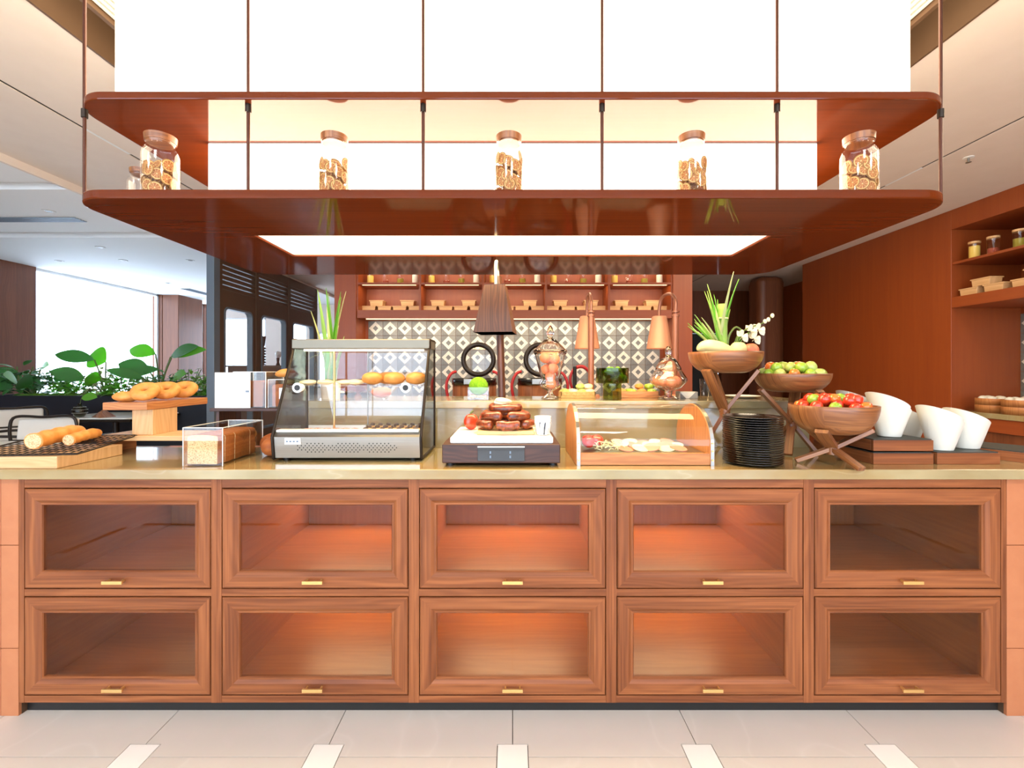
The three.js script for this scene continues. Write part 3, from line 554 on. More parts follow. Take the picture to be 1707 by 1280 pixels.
function loaf(label, group, x, y, d0, n, w, h, th, face) {
  const g = uvm(ext(sliceShape(w, h), th - 0.003, 0.0014, 6), 'x');
  for (let i = 0; i < n; i++) {
    const m = one('bread_slice', g, [face, M.toast], `${label}, ${NTH[i]} from the front`, 'bread', [x + rr(-0.002, 0.002), y, -(d0 + (i + 1) * th)], group, 'x', true);
    m.rotation.z = rr(-0.015, 0.015);
  }
}
acrylicBox('clear acrylic box of sliced bread standing on the worktop front', -1.265, -1.113, CT + 0.001, 0.149, 1.75, 2.03);
loaf('slice of the pale loaf in the lower acrylic box', 'slices in the lower acrylic box', -1.196, CT + 0.006, 1.758, 12, 0.118, 0.112, 0.0215, M.crumb);
{
  const t = thing('wooden_riser', 'dark wooden shelf lifting the upper acrylic bread box', 'riser', [-1.16, CT, -2.09]);
  mk(t, 'board', bx(-0.21, 0.155, 0.184, 0.198, -0.03, 0.14, 0.002), M.dark);
  mk(t, 'leg', bx(-0.2, -0.185, 0, 0.184, 0.0, 0.13, 0.001), M.dark, 'y'); mk(t, 'leg', bx(0.135, 0.15, 0, 0.184, 0.0, 0.13, 0.001), M.dark, 'y');
  acrylicBox('clear acrylic box of toast slices on the dark wooden shelf', -1.265, -1.118, CT + 0.199, 0.165, 2.065, 2.225);
  loaf('brown toast slice in the upper acrylic box', 'slices in the upper acrylic box', -1.19, CT + 0.204, 2.072, 6, 0.112, 0.115, 0.0225, M.toast);
  one('sign_card', bx(-0.08, 0.08, 0, 0.16, -0.001, 0.001, 0), M.paper, 'blank white card standing before the upper bread box', 'card', [-1.262, CT + 0.2, -2.055]);
  const sm = one('price_tag', bx(-0.008, 0.008, -0.004, 0.004, -0.0006, 0.0006, 0), M.postgrey, 'tiny grey tag at the edge of the white card', 'tag', [-1.194, CT + 0.275, -2.052]);
  acrylicBox('second upper acrylic box of bread beside the glass display case', -1.113, -1.008, CT + 0.199, 0.13, 2.075, 2.225);
  loaf('thick brown bread piece in the box beside the display case', 'bread beside the display case', -1.06, CT + 0.204, 2.09, 4, 0.09, 0.1, 0.03, M.crust);
  one('white_label', bx(-0.03, 0.03, 0, 0.05, -0.001, 0.001, 0), M.paper, 'small white label tucked beside the display case bread', 'label', [-1.03, CT + 0.24, -2.07]);
  one('bread_roll', sweep([[-0.055, 0, 0], [0, 0.008, 0], [0.055, 0, 0]], t => 0.02 * Math.sqrt(Math.max(0.02, 1 - (2 * t - 1) ** 2)), 20, 14), M.golden, 'small golden roll on top of the box beside the display case', 'bread', [-1.06, CT + 0.35, -2.14]);
  for (const [x, y, l] of [[-1.25, 0.026, 'long orange roll under the dark shelf, lower one'], [-1.245, 0.075, 'long orange roll under the dark shelf, upper one']])
    one('bread_roll', sweep([[-0.06, 0, 0], [0, 0.006, 0.005], [0.06, 0, 0]], t => 0.026 * Math.sqrt(Math.max(0.02, 1 - (2 * t - 1) ** 4)), 22, 14), M.golden, l, 'bread', [x, CT + y, -2.11]);
  for (const [x, l] of [[-1.06, 'dark brown loaf under the shelf left of the display case'], [-1.02, 'dark loaf end close to the display case']])
    one('bread_loaf', sweep([[0, 0, 0.06], [0, 0.006, 0], [0, 0, -0.07]], t => 0.04 * Math.sqrt(Math.max(0.03, 1 - (2 * t - 1) ** 4)), 22, 14), M.crust, l, 'bread', [x + (x < -1.04 ? -0.02 : 0), CT + 0.042, x < -1.04 ? -2.05 : -1.95]);
}
// heated glass display case
{
  const c = thing('display_case', 'stainless steel heated display case with sloping glass front', 'display case', [-0.67, CT, -1.85]);
  const w = 0.3, prof = [[0, 0.012], [-0.012, 0.1], [0.168, 0.465], [0.168, 0.505], [0.3, 0.505], [0.3, 0.012]];   // depth, height
  const side = s => { const q = new THREE.Shape(); prof.forEach((p, i) => i ? q.lineTo(p[0], p[1]) : q.moveTo(p[0], p[1])); q.closePath(); return ext(q, 0.003).rotateY(Math.PI / 2).translate(s * w - 0.0015, 0, 0); };
  const bar = (s, a, b, r = 0.007) => sweep([[s * w, a[1], -a[0]], [s * w, (a[1] + b[1]) / 2, -(a[0] + b[0]) / 2], [s * w, b[1], -b[0]]], r, 4, 8);
  for (const s of [-1, 1]) {
    mk(c, 'side_glass', side(s), M.smoke);
    mk(c, 'side_frame', merge(prof.map((p, i) => bar(s, p, prof[(i + 1) % 6], i === 2 ? 0.009 : 0.006))), M.darkmetal, 'y');
  }
  const base = new THREE.Shape(); [[0.002, 0.014], [-0.01, 0.1], [0.01, 0.122], [0.03, 0.122], [0.03, 0.09], [0.296, 0.09], [0.296, 0.014]].forEach((p, i) => i ? base.lineTo(...p) : base.moveTo(...p)); base.closePath();
  mk(c, 'steel_base', ext(base, 2 * w - 0.01).rotateY(Math.PI / 2).translate(-w + 0.005, 0, 0), M.steel);
  mk(c, 'white_lip', bx(-w + 0.01, w - 0.01, 0.118, 0.128, -0.002, 0.036, 0.003), M.whitemetal);
  const holes = []; const hole = new THREE.CircleGeometry(0.0026, 8);
  for (let i = 0; i < 52; i++) for (let j = 0; j < 7; j++) {
    const u = i / 51, v = (j - 3) / 3, env = 0.35 + 0.65 * Math.abs(Math.sin(u * Math.PI * 3)) * Math.min(1, Math.min(u, 1 - u) * 9 + 0.1);
    if (Math.abs(v) > env || (i + j) % 2) continue;
    const y = 0.056 + v * 0.026; holes.push(hole.clone().rotateX(-0.14 * 0 - Math.atan2(0.012, 0.086)).translate(-0.2 + u * 0.4, y, 0.0012 + (y - 0.014) / 0.086 * 0.012 - 0.0022));
  }
  const pf = mk(c, 'vent_holes', merge(holes), M.black); pf.userData.kind = 'stuff';
  mk(c, 'control_label', bx(-0.25, -0.185, 0.07, 0.096, -0.0115, -0.006, 0.001), M.paper);
  for (let i = 0; i < 4; i++) mk(c, 'control_mark', bx(-0.244 + i * 0.014, -0.236 + i * 0.014, 0.079, 0.086, -0.0125, -0.0112, 0), M.postgrey);
  const fg = new THREE.BufferGeometry(); const A = [-0.008, 0.126], B = [0.166, 0.468];
  mk(c, 'front_glass', new THREE.BoxGeometry(2 * w - 0.02, Math.hypot(B[0] - A[0], B[1] - A[1]), 0.003).rotateX(-Math.atan2(B[0] - A[0], B[1] - A[1])).translate(0, (A[1] + B[1]) / 2, -(A[0] + B[0]) / 2), M.glass);
  mk(c, 'back_glass', bx(-w + 0.01, w - 0.01, 0.09, 0.5, 0.294, 0.297, 0), M.glass);
  mk(c, 'top_panel', bx(-w - 0.004, w + 0.004, 0.465, 0.507, 0.158, 0.302, 0.004), M.steeltop);
  mk(c, 'glass_shelf', bx(-w + 0.02, w - 0.02, 0.3, 0.305, 0.1, 0.28, 0.001), M.glass);
  for (const s of [-1, 1]) { const k = mk(c, 'shelf_bracket', merge(cyl(0.0165, 0.0165, 0.03, 0, -0.015, 0, 20), cyl(0.021, 0.021, 0.006, 0, 0.012, 0, 20)).rotateX(Math.PI / 2), M.whitemetal); k.position.set(s * 0.225, 0.297, -0.062); mk(k, 'bracket_bore', cyl(0.012, 0.012, 0.002, 0, 0, 0, 18).rotateX(Math.PI / 2).translate(0, 0, 0.0175), M.black); }
  mk(c, 'inner_post', cyl(0.005, 0.005, 0.37, -0.14, 0.09, -0.22, 10), M.brass);
  mk(c, 'divider', cyl(0.003, 0.003, 0.375, 0.0, 0.09, -0.26, 8), M.steel);
  for (const [x, z] of [[-0.26, -0.03], [0.26, -0.03], [-0.26, -0.27], [0.26, -0.27]]) mk(c, 'foot', cyl(0.012, 0.014, 0.015, x, 0, z, 14), M.black);
  mk(c, 'light_strip', bx(-0.27, 0.27, 0.456, 0.466, 0.2, 0.215, 0.001), M.lightface);
  areaLight(c, 0.54, 0.014, [0, 0.454, -0.2075], [0, -1, 0], SOFT, 7);
  for (const [a, b] of [[-0.28, -0.012], [0.012, 0.28]]) mk(c, 'food_tray', merge(bx(a, b, 0.09, 0.094, 0.04, 0.28, 0.001), bx(a, b, 0.09, 0.115, 0.27, 0.28, 0.001)), M.whitemetal);
  const X = -0.67, Z = -1.85, bun = blob(0.047, 0.03, 1, 0.6, 1, 1);
  [[0.045, 0.19, 'round bun on the glass shelf, left of three in front'], [0.143, 0.185, 'round bun on the glass shelf, middle of three'], [0.24, 0.19, 'round bun on the glass shelf, right of three'], [0.095, 0.25, 'round bun half hidden behind the others on the glass shelf']].forEach(([x, d, l]) => one('round_bun', bun.clone(), M.golden, l, 'bun', [X + x, CT + 0.334, Z - d], 'buns in the display case'));
  [-0.25, -0.17, -0.08, -0.03].forEach((x, i) => one('pastry', blob(0.028, 0.1, 1.3, 0.4, 1, i), M.cheese, `flat pale pastry on the left of the glass shelf, ${['first', 'second', 'third', 'fourth'][i]} along`, 'pastry', [X + x, CT + 0.317, Z - 0.2], 'pastries on the glass shelf'));
  const ck = [blob(0.017, 0.06, 1, 0.45, 1, 1, 0, 12), blob(0.017, 0.06, 1, 0.45, 1, 5, 0, 12)], chip = blob(0.011, 0.08, 1, 0.8, 1, 2, 0, 10);
  for (let i = 0; i < 7; i++) for (let j = 0; j < 4; j++) {
    const o = thing('cookie', `chocolate topped cookie, ${NTH[j]} row from the front, ${NTH[i]} from the left`, 'cookie', [X + 0.035 + i * 0.036, CT + 0.102 + j * 0.004, Z - 0.07 - j * 0.05], rr(0, 3), 'chocolate topped cookies');
    mk(o, 'biscuit', ck[(i + j) % 2], M.cookie, 'x', true); mk(o, 'chocolate_top', chip, M.choc, 'x', true).position.y = 0.01;
  }
  for (let i = 0; i < 6; i++) for (let j = 0; j < 3; j++) one('bacon_roll', blob(0.019, 0.12, 1.2, 0.4, 1, i * 3 + j, 0, 12), M.salami, `reddish savoury bite in the left case tray, ${NTH[j]} row, ${NTH[i]} from left`, 'snack', [X - 0.25 + i * 0.042, CT + 0.103, Z - 0.08 - j * 0.06], 'savoury bites in the left case tray');
}
// heated carving station
{
  const s = thing('carving_station', 'dark wooden heated carving station with white slab and lamp', 'carving station', [-0.043, CT, -1.75]);
  mk(s, 'base', bx(-0.228, 0.226, 0.012, 0.085, 0, 0.37, 0.004), M.dark);
  mk(s, 'white_slab', bx(-0.2, 0.201, 0.085, 0.11, 0.02, 0.36, 0.005), M.ceramic);
  const pn = mk(s, 'control_panel', bx(-0.091, 0.089, 0.022, 0.078, -0.006, 0.001, 0.001), M.screen);
  mk(pn, 'panel_trim', bx(-0.091, 0.089, 0.074, 0.0785, -0.0075, -0.0058, 0), M.whitemetal);
  for (const x of [-0.042, 0.034]) for (const y of [0.038, 0.055]) mk(pn, 'control_mark', bx(x - 0.003, x + 0.003, y - 0.005, y + 0.005, -0.0068, -0.0058, 0), M.postgrey);
  for (const [x, z] of [[-0.2, -0.03], [0.2, -0.03], [-0.2, -0.34], [0.2, -0.34]]) mk(s, 'foot', cyl(0.016, 0.016, 0.013, x, 0, z, 14), M.black);
  mk(s, 'lamp_post', sweep([[-0.002, 0.105, -0.34], [-0.012, 0.45, -0.338], [-0.024, 0.8, -0.335]], 0.017, 6, 4), M.dark, 'y');
  mk(s, 'lamp_hook', sweep([[-0.024, 0.78, -0.335], [-0.026, 0.84, -0.33], [-0.028, 0.855, -0.29], [-0.03, 0.835, -0.25], [-0.03, 0.72, -0.245]], 0.008, 20, 8), M.steel);
  const sh = new THREE.CylinderGeometry(0.062, 0.118, 0.205, 4, 1, true).rotateY(Math.PI / 4 - 0.12).translate(-0.03, 0.633, -0.24);
  const inn = new THREE.CylinderGeometry(0.056, 0.112, 0.203, 4, 1, true).rotateY(Math.PI / 4 - 0.12).translate(-0.03, 0.632, -0.24); inn.index && inn.index.array.reverse();
  const lid = new THREE.CylinderGeometry(0.062, 0.062, 0.006, 4).rotateY(Math.PI / 4 - 0.12).translate(-0.03, 0.735, -0.24), rim = new THREE.RingGeometry(0.11, 0.12, 4).rotateX(Math.PI / 2).rotateY(-0.12).translate(-0.03, 0.531, -0.24);
  const shade = mk(s, 'lamp_shade', merge(sh.toNonIndexed(), lid), M.dark, 'y'); shade.geometry.computeVertexNormals();
  mk(shade, 'shade_lining', inn, M.darkmetal);
  mk(s, 'lamp_bulb', new THREE.SphereGeometry(0.03, 16, 12).translate(-0.03, 0.6, -0.24), M.bulb);
  const sp = new THREE.SpotLight(WARM, 0.9, 3, 0.75, 0.6, 2); sp.position.set(-0.03, 0.6, -0.24); s.add(sp); sp.target.position.set(-0.03, 0, -0.24); s.add(sp.target); sp.castShadow = true; sp.shadow.radius = 1.4;
  one('carving_board', bx(-0.115, 0.115, 0, 0.016, -0.085, 0.085, 0.003), M.pale, 'small pale board under the coiled sausages', 'board', [-0.028, CT + 0.11, -1.91]);
  const arc = (R, a0, a1, y, y1 = y, r = 0.02) => sweep(Array.from({ length: 14 }, (_, i) => { const t = i / 13, a = a0 + (a1 - a0) * t; return [Math.cos(a) * R * 1.05, y + (y1 - y) * t + Math.sin(t * 9) * 0.002, Math.sin(a) * R * 0.8]; }), t => r * Math.sqrt(Math.max(0.05, 1 - Math.pow(Math.abs(2 * t - 1), 14))) * (1 + 0.04 * Math.sin(t * 21)), 44, 14);
  const cx = -0.03, cy = CT + 0.127, cz = -1.912;
  [[0.1, -2.6, 0.9, 0.02, 0.02, 'bottom coil'], [0.1, 1.0, 1.92, 0.02, 0.02, 'bottom coil, front left link'], [0.1, 2.05, 3.55, 0.02, 0.02, 'bottom coil, left link'], [0.083, -1.9, 1.5, 0.054, 0.054, 'second coil'], [0.083, 1.7, 4.2, 0.054, 0.054, 'second coil, left link'], [0.052, -0.6, 4.6, 0.084, 0.088, 'third coil']].forEach(([R, a, b, y, y1, l]) =>
    one('sausage', arc(R, a, b, y, y1, R < 0.06 ? 0.017 : 0.02), M.sausage, `browned sausage link, ${l} of the pile`, 'sausage', [cx, cy, cz], 'coiled sausages'));
  one('garnish', blob(0.028, 0.18, 1.3, 0.5, 1, 3), M.cheese, 'pale yellow garnish heaped on top of the sausages', 'garnish', [cx - 0.01, cy + 0.112, cz]);
  one('herb_sprig', merge(Array.from({ length: 7 }, (_, i) => turned(leaf(0.03, 0.014, 0.2), 0, i * 0.9, 0.6 - (i % 3) * 0.3))), M.leaf2, 'small dark herb sprig behind the coiled sausages', 'herb', [0.1, CT + 0.13, -2.02]);
  const pep = (label, x, z) => { const p = thing('red_pepper', label, 'pepper', [x, CT + 0.11, z], 0, 'red peppers'); const g = blob(0.031, 0.02, 1, 1.15, 1, 0, 0.25, 24), q = g.attributes.position; for (let i = 0; i < q.count; i++) { const a = Math.atan2(q.getZ(i), q.getX(i)), k = 1 + 0.09 * Math.cos(3 * a); q.setX(i, q.getX(i) * k); q.setZ(i, q.getZ(i) * k); } g.computeVertexNormals(); mk(p, 'body', g.translate(0, 0.036, 0), M.tomato); mk(p, 'stem', sweep([[0, 0.058, 0], [0.002, 0.072, 0], [0.012, 0.082, 0]], 0.004, 8, 7), M.stem); };
  pep('red pepper at the left rear of the white slab', -0.185, -2.0); pep('second red pepper, nearer the lamp post', -0.122, -2.03);
  const cup = lathe([[0, 0.002], [0.024, 0], [0.027, 0.004], [0.0335, 0.045], [0.034, 0.052], [0.0325, 0.052], [0.031, 0.045], [0.025, 0.006], [0, 0.005]], 32);
  for (let i = 0; i < 3; i++) { const m = one('sauce_cup', cup, i ? M.ceramic : M.mug, ['bottom patterned white cup of the nested stack on the slab', 'middle cup rim of the nested stack on the slab', 'top cup of the nested stack on the slab'][i], 'cup', [0.122, CT + 0.1105 + i * 0.011, -1.84], 'nested cups', 'x', true); }
}
// roll-top case
{
  const c = thing('roll_top_case', 'wooden food case with a curved clear roll top', 'food case', [0.5145, CT + 0.001, -1.765]);
  const w = 0.266, D = 0.365, pts = [[0, 0]]; for (let i = 0; i <= 20; i++) { const a = Math.PI * (1 - i / 20); pts.push([D / 2 + Math.cos(a) * D / 2, 0.075 + Math.sin(a) * 0.152]); } pts.push([D, 0]);
  const panel = x => { const q = new THREE.Shape(); pts.forEach((p, i) => i ? q.lineTo(...p) : q.moveTo(...p)); q.closePath(); return ext(q, 0.014, 0.002).rotateY(Math.PI / 2).translate(x, 0, 0); };
  mk(c, 'side_panel', panel(-w), M.warmwood, 'y'); mk(c, 'side_panel', panel(w - 0.014), M.warmwood, 'y');
  mk(c, 'front_rail', bx(-w + 0.015, w - 0.015, 0, 0.046, 0.003, 0.02, 0.002), M.warmwood);
  mk(c, 'floor_board', bx(-w + 0.015, w - 0.015, 0.02, 0.036, 0.02, D - 0.01, 0.001), M.warmwood);
  mk(c, 'steel_tray', bx(-w + 0.02, w - 0.02, 0.037, 0.043, 0.024, D - 0.02, 0.001), M.steel);
  const strip = (x, a, b, m, n) => { const q = []; for (let i = a; i < b; i++) { const p = pts[i], r = pts[i + 1]; q.push([p, r]); } return merge(q.map(([p, r]) => { const L = Math.hypot(r[0] - p[0], r[1] - p[1]), g = new THREE.BoxGeometry(m, L * 1.03, n); return g.rotateX(-Math.atan2(r[0] - p[0], r[1] - p[1])).translate(x, (p[1] + r[1]) / 2, -(p[0] + r[0]) / 2); })); };
  mk(c, 'steel_edge', strip(-w + 0.007, 0, 11, 0.013, 0.004), M.steel, 'y'); mk(c, 'steel_edge', strip(w - 0.007, 0, 11, 0.013, 0.004), M.steel, 'y');
  const cov = []; for (let i = 1; i <= 20; i++) cov.push(pts[i]);
  const cg = new THREE.BufferGeometry(), cp = [], ci = []; cov.forEach(p => { const k = 0.985, dx = D / 2 + (p[0] - D / 2) * k, y = 0.075 + (p[1] - 0.075) * k; cp.push(-w + 0.015, y, -dx, w - 0.015, y, -dx); });
  for (let i = 0; i < cov.length - 1; i++) { const a = i * 2; ci.push(a, a + 1, a + 2, a + 1, a + 3, a + 2); } cg.setAttribute('position', new THREE.Float32BufferAttribute(cp, 3)); cg.setIndex(ci); cg.computeVertexNormals();
  mk(c, 'clear_cover', cg, M.acrylic);
  for (const s of [-1, 1]) for (const y of [0.02, 0.055, 0.085]) mk(c, 'hinge_screw', cyl(0.004, 0.004, 0.004, 0, 0, 0, 10).rotateX(Math.PI / 2).translate(s * (w - 0.007), y, 0.002), M.brass);
  const X = 0.5145, Z = -1.765, B = CT + 0.043;
  [[-0.205, 0.1, 0.026], [-0.165, 0.13, 0.028], [-0.195, 0.16, 0.026]].forEach(([x, d, r], i) => one('tomato_half', blob(r, 0.06, 1, 0.85, 1, i), M.tomato, `red tomato at the left inside the roll-top case, ${['front', 'right', 'rear'][i]} one`, 'tomato', [X + x, B + r * 0.82 + 0.012, Z - d], 'tomatoes in the roll-top case'));
  one('shredded_cabbage', merge(Array.from({ length: 60 }, () => turned(sweep([[-0.014, 0, 0], [0, rr(0, 0.008), 0], [0.014, 0, 0]], 0.0018, 4, 5), rr(-0.5, 0.5), rr(0, 6), rr(-0.4, 0.4), rr(-0.06, 0.06), rr(0.004, 0.034), rr(-0.05, 0.05)))), M.cabbage, 'heap of pale shredded cabbage in the roll-top case', 'salad', [X - 0.12, B, Z - 0.12]).userData.kind = 'stuff';
  const sl = new THREE.CylinderGeometry(0.034, 0.034, 0.003, 20), names = ['pink ham slice', 'cream cheese slice', 'red salami slice'], mats = [M.ham, M.cheese, M.salami];
  for (let i = 0; i < 15; i++) { const k = (i * 7 + (i >> 1)) % 3, q = one('cold_cut', sl, mats[k], `${names[k]} fanned out on the tray of the roll-top case`, 'cold cut', [X - 0.05 + (i % 5) * 0.055 + rr(-0.01, 0.01), B + 0.008 + (i % 3) * 0.003, Z - 0.09 - Math.floor(i / 5) * 0.07], 'cold cuts: ' + names[k]); q.rotation.set(0.22 + rr(-0.1, 0.1), 0, rr(-0.25, 0.25)); }
}
// stack of black plates
{
  const g = lathe([[0, 0.0012], [0.066, 0], [0.07, 0.002], [0.1, 0.0075], [0.109, 0.0095], [0.1095, 0.0118], [0.107, 0.0125], [0.098, 0.0105], [0.068, 0.0045], [0, 0.0035]], 48);
  for (let i = 0; i < 21; i++) { const m = one('black_plate', g, M.blackceramic, i === 20 ? 'topmost black plate of the tall stack on the worktop' : `black plate, ${NTH[i]} from the bottom of the tall stack`, 'plate', [0.955 + rr(-0.0012, 0.0012), CT + 0.0005 + i * 0.0088, -1.815 + rr(-0.0012, 0.0012)], 'stacked black plates', 'x', true); }
}
// bowls on crossed wooden stands
function bowlStand(label, blabel, x, d, hub, bottom, rim, R, az, low) {
  const s = thing('crossed_stand', label, 'stand', [x, CT, -d]);
  const up = bottom - hub, dn = hub - CT;
  for (let k = 0; k < 3; k++) {
    const a = az + k * Math.PI / 3 * 2;
    const ru = R * 0.86, rl = low, v = new THREE.Vector3(-Math.cos(a) * rl, -dn + 0.007, -Math.sin(a) * rl), u = new THREE.Vector3(Math.cos(a) * ru, up + (rim - bottom) * 0.3 - 0.014, Math.sin(a) * ru);
    for (const [e, nm, n0] of [[u, 'arm', 0.045], [v, 'leg', 0.032]]) {
      const L = e.length(), g = new RoundedBoxGeometry(0.016, L, n0, 1, 0.002).translate(0, L / 2, 0);
      const dir = e.clone().normalize(), tang = new THREE.Vector3(-Math.sin(a), 0, Math.cos(a)), nor = new THREE.Vector3().crossVectors(dir, tang).normalize();
      const m = new THREE.Matrix4().makeBasis(nor, dir, tang).setPosition(0, hub - CT, 0); const q = uvm(g, 'y', rnd(), rnd()); q.applyMatrix4(m);
      mk(s, nm, q, M.acacia, 'y', true);
    }
  }
  mk(s, 'hub', cyl(0.022, 0.022, 0.05, 0, hub - CT - 0.025, 0, 12), M.acacia, 'y');
  const h = rim - bottom, pr = []; const inn = [];
  for (let i = 0; i <= 10; i++) { const t = i / 10; pr.push([R * (0.42 + 0.58 * Math.sin(t * Math.PI / 2)), h * (1 - Math.cos(t * Math.PI / 2)) * 0.999]); inn.push([Math.max(0, R * (0.42 + 0.58 * Math.sin(t * Math.PI / 2)) - 0.009), 0.008 + (h - 0.008) * (1 - Math.cos(t * Math.PI / 2))]); }
  const b = one('wooden_bowl', lathe([[0, 0], ...pr, ...inn.reverse(), [0, 0.008]], 48), M.acacia, blabel, 'bowl', [x, bottom + 0.001, -d]);
  return b;
}
bowlStand('tall crossed wooden stand behind the black plates', 'shallow wooden bowl on the tallest stand, with leaves and gourds', 0.95, 2.04, 1.12, 1.292, 1.385, 0.155, 0.5, 0.095);
bowlStand('middle crossed wooden stand, right of the tall one', 'wooden bowl on the middle stand, full of limes', 1.245, 2.035, 1.07, 1.208, 1.29, 0.152, 1.2, 0.1);
bowlStand('lowest crossed wooden stand at the worktop front', 'deep wooden bowl of tomatoes on the lowest stand', 1.255, 1.79, 1.0, 1.057, 1.168, 0.15, 0.35, 0.125);
{
  const cx = 0.95, cz = -2.04, y = 1.385;
  one('white_gourd', sweep([[-0.13, 0.012, 0.01], [-0.09, 0.026, 0.02], [-0.03, 0.012, 0.03], [0.03, -0.012, 0.03], [0.06, -0.022, 0.03]], t => t < 0.5 ? 0.032 * Math.sqrt(Math.max(0.03, 1 - (1 - t / 0.5) ** 3)) : 0.032 - (t - 0.5) * 0.028, 30, 16), M.gourd, 'long cream gourd lying in the tallest bowl', 'gourd', [cx, y, cz]);
  one('peach', blob(0.036, 0.02, 1, 0.95, 1, 1, 0.15), M.gourd, 'pale peach in the middle of the tallest bowl', 'peach', [cx + 0.04, y + 0.012, cz + 0.04], 'peaches');
  one('peach', blob(0.034, 0.02, 1, 0.95, 1, 2, 0.15), M.peach, 'red-blushed peach at the right of the tallest bowl', 'peach', [cx + 0.1, y + 0.008, cz + 0.03], 'peaches');
  one('peach', blob(0.033, 0.02, 1, 0.95, 1, 3, 0.15), M.peach, 'blushed peach behind, in the tallest bowl', 'peach', [cx + 0.075, y + 0.006, cz - 0.03], 'peaches');
  const b = thing('leaf_bundle', 'tall sheaf of striped green leaves in the tallest bowl', 'leaves', [cx - 0.01, y - 0.03, cz - 0.03]);
  mk(b, 'stalk', sweep([[0.005, 0, 0], [0.01, 0.12, 0], [0.012, 0.25, 0]], t => 0.027 - 0.008 * t, 10, 12), M.leaf3, 'y');
  mk(b, 'tie', new THREE.TorusGeometry(0.024, 0.003, 8, 24).rotateX(Math.PI / 2).translate(0.011, 0.185, 0), M.cheese);
  for (let i = 0; i < 34; i++) {
    const up = i < 14, len = up ? rr(0.16, 0.34) : rr(0.14, 0.24), az = up ? rr(0, 6.28) : Math.PI + rr(-1.1, 1.1), el = up ? rr(1.25, 1.52) : rr(0.75, 1.3);
    mk(b, 'leaf', turned(leaf(len, rr(0.012, 0.02), rr(0.0, 0.18), 0.4, 1.8, 8), 0, az, el, rr(-0.01, 0.02), up ? rr(0.02, 0.1) : 0.015, rr(-0.01, 0.01)), [M.leaf3, M.leaf4, M.leaf1][i % 3]);
  }
  const fl = thing('flower_spray', 'white orchid spray leaning right in the tallest bowl', 'flowers', [cx + 0.05, y, cz - 0.02]);
  mk(fl, 'stem', sweep([[0, 0, 0], [0.015, 0.07, 0], [0.06, 0.11, 0.01], [0.12, 0.13, 0.01], [0.17, 0.165, 0.01]], 0.003, 22, 6), M.stem);
  mk(fl, 'bent_stalk', sweep([[-0.03, 0, 0], [-0.02, 0.08, 0], [0.01, 0.115, 0], [0.04, 0.09, 0], [0.045, 0.02, 0]], 0.0045, 26, 7), M.stem);
  for (const [fx, fy] of [[0.07, 0.1], [0.105, 0.105], [0.085, 0.065], [0.03, 0.075]]) for (let k = 0; k < 5; k++) mk(fl, 'petal', turned(leaf(0.034, 0.026, 0.3, 0.2, 1.1, 5), 0.6, -Math.PI / 2, k * 1.257, fx, fy, 0.02).applyMatrix4(new THREE.Matrix4()), M.petal);
  for (const [fx, fy] of [[0.15, 0.148], [0.168, 0.166], [0.135, 0.14]]) mk(fl, 'bud', blob(0.008, 0, 1, 1.3, 1).translate(fx, fy, 0.01), M.petal);
  for (let k = 0; k < 5; k++) mk(fl, 'leaf', turned(leaf(0.11, 0.022, 0.1, 0.3, 1.5, 7), 0, rr(-0.5, 0.6), rr(0.8, 1.4), 0.0, 0, 0), k % 2 ? M.leaf1 : M.leaf3);
}
function fruitPile(name, cat, cx, y, cz, R, n, r0, kinds, where) {
  const geo = [0, 1, 2].map(k => blob(r0, 0.03, 1, 0.95, 1, k, 0.12, 16));
  const rings = [[0, 1], [R * 0.45, 5], [R * 0.86, 12]]; let i = 0;
  const put = (x, yy, z) => { const k = kinds[i % kinds.length]; const m = one(name, geo[i % 3], k[0], `${k[1]} ${where}`, cat, [x, yy, z], `${k[1]} ${where}`.slice(0, 60), 'x', true); m.rotation.set(rr(-1, 1), rr(0, 6), rr(-1, 1)); m.scale.setScalar(rr(0.9, 1.08)); i++; };
  for (const [q, c] of rings) for (let k = 0; k < c; k++) { const a = k / c * 6.283 + q * 9 + rr(-0.1, 0.1); put(cx + Math.cos(a) * q, y + (q > R * 0.7 ? 0.004 : 0.01) + rr(-0.002, 0.002), cz + Math.sin(a) * q); }
  for (let k = 0; k < n; k++) { const a = k / n * 6.283 + 0.4, q = k % 3 === 0 ? R * 0.22 : R * 0.62; put(cx + Math.cos(a) * q, y + r0 * 1.35 + rr(-0.002, 0.003), cz + Math.sin(a) * q); }
}
fruitPile('lime', 'lime', 1.245, 1.285, -2.035, 0.128, 10, 0.0245, [[M.lime, 'green lime'], [M.limelight, 'pale green lime'], [M.lime, 'green lime'], [M.orange, 'orange tangerine'], [M.limelight, 'pale green lime']], 'piled in the middle wooden bowl');
fruitPile('cherry_tomato', 'tomato', 1.255, 1.162, -1.79, 0.128, 12, 0.0215, [[M.tomato, 'red cherry tomato'], [M.orange, 'orange cherry tomato'], [M.tomato, 'red cherry tomato'], [M.lime, 'green tomato'], [M.tomato, 'red cherry tomato']], 'piled in the lowest wooden bowl');
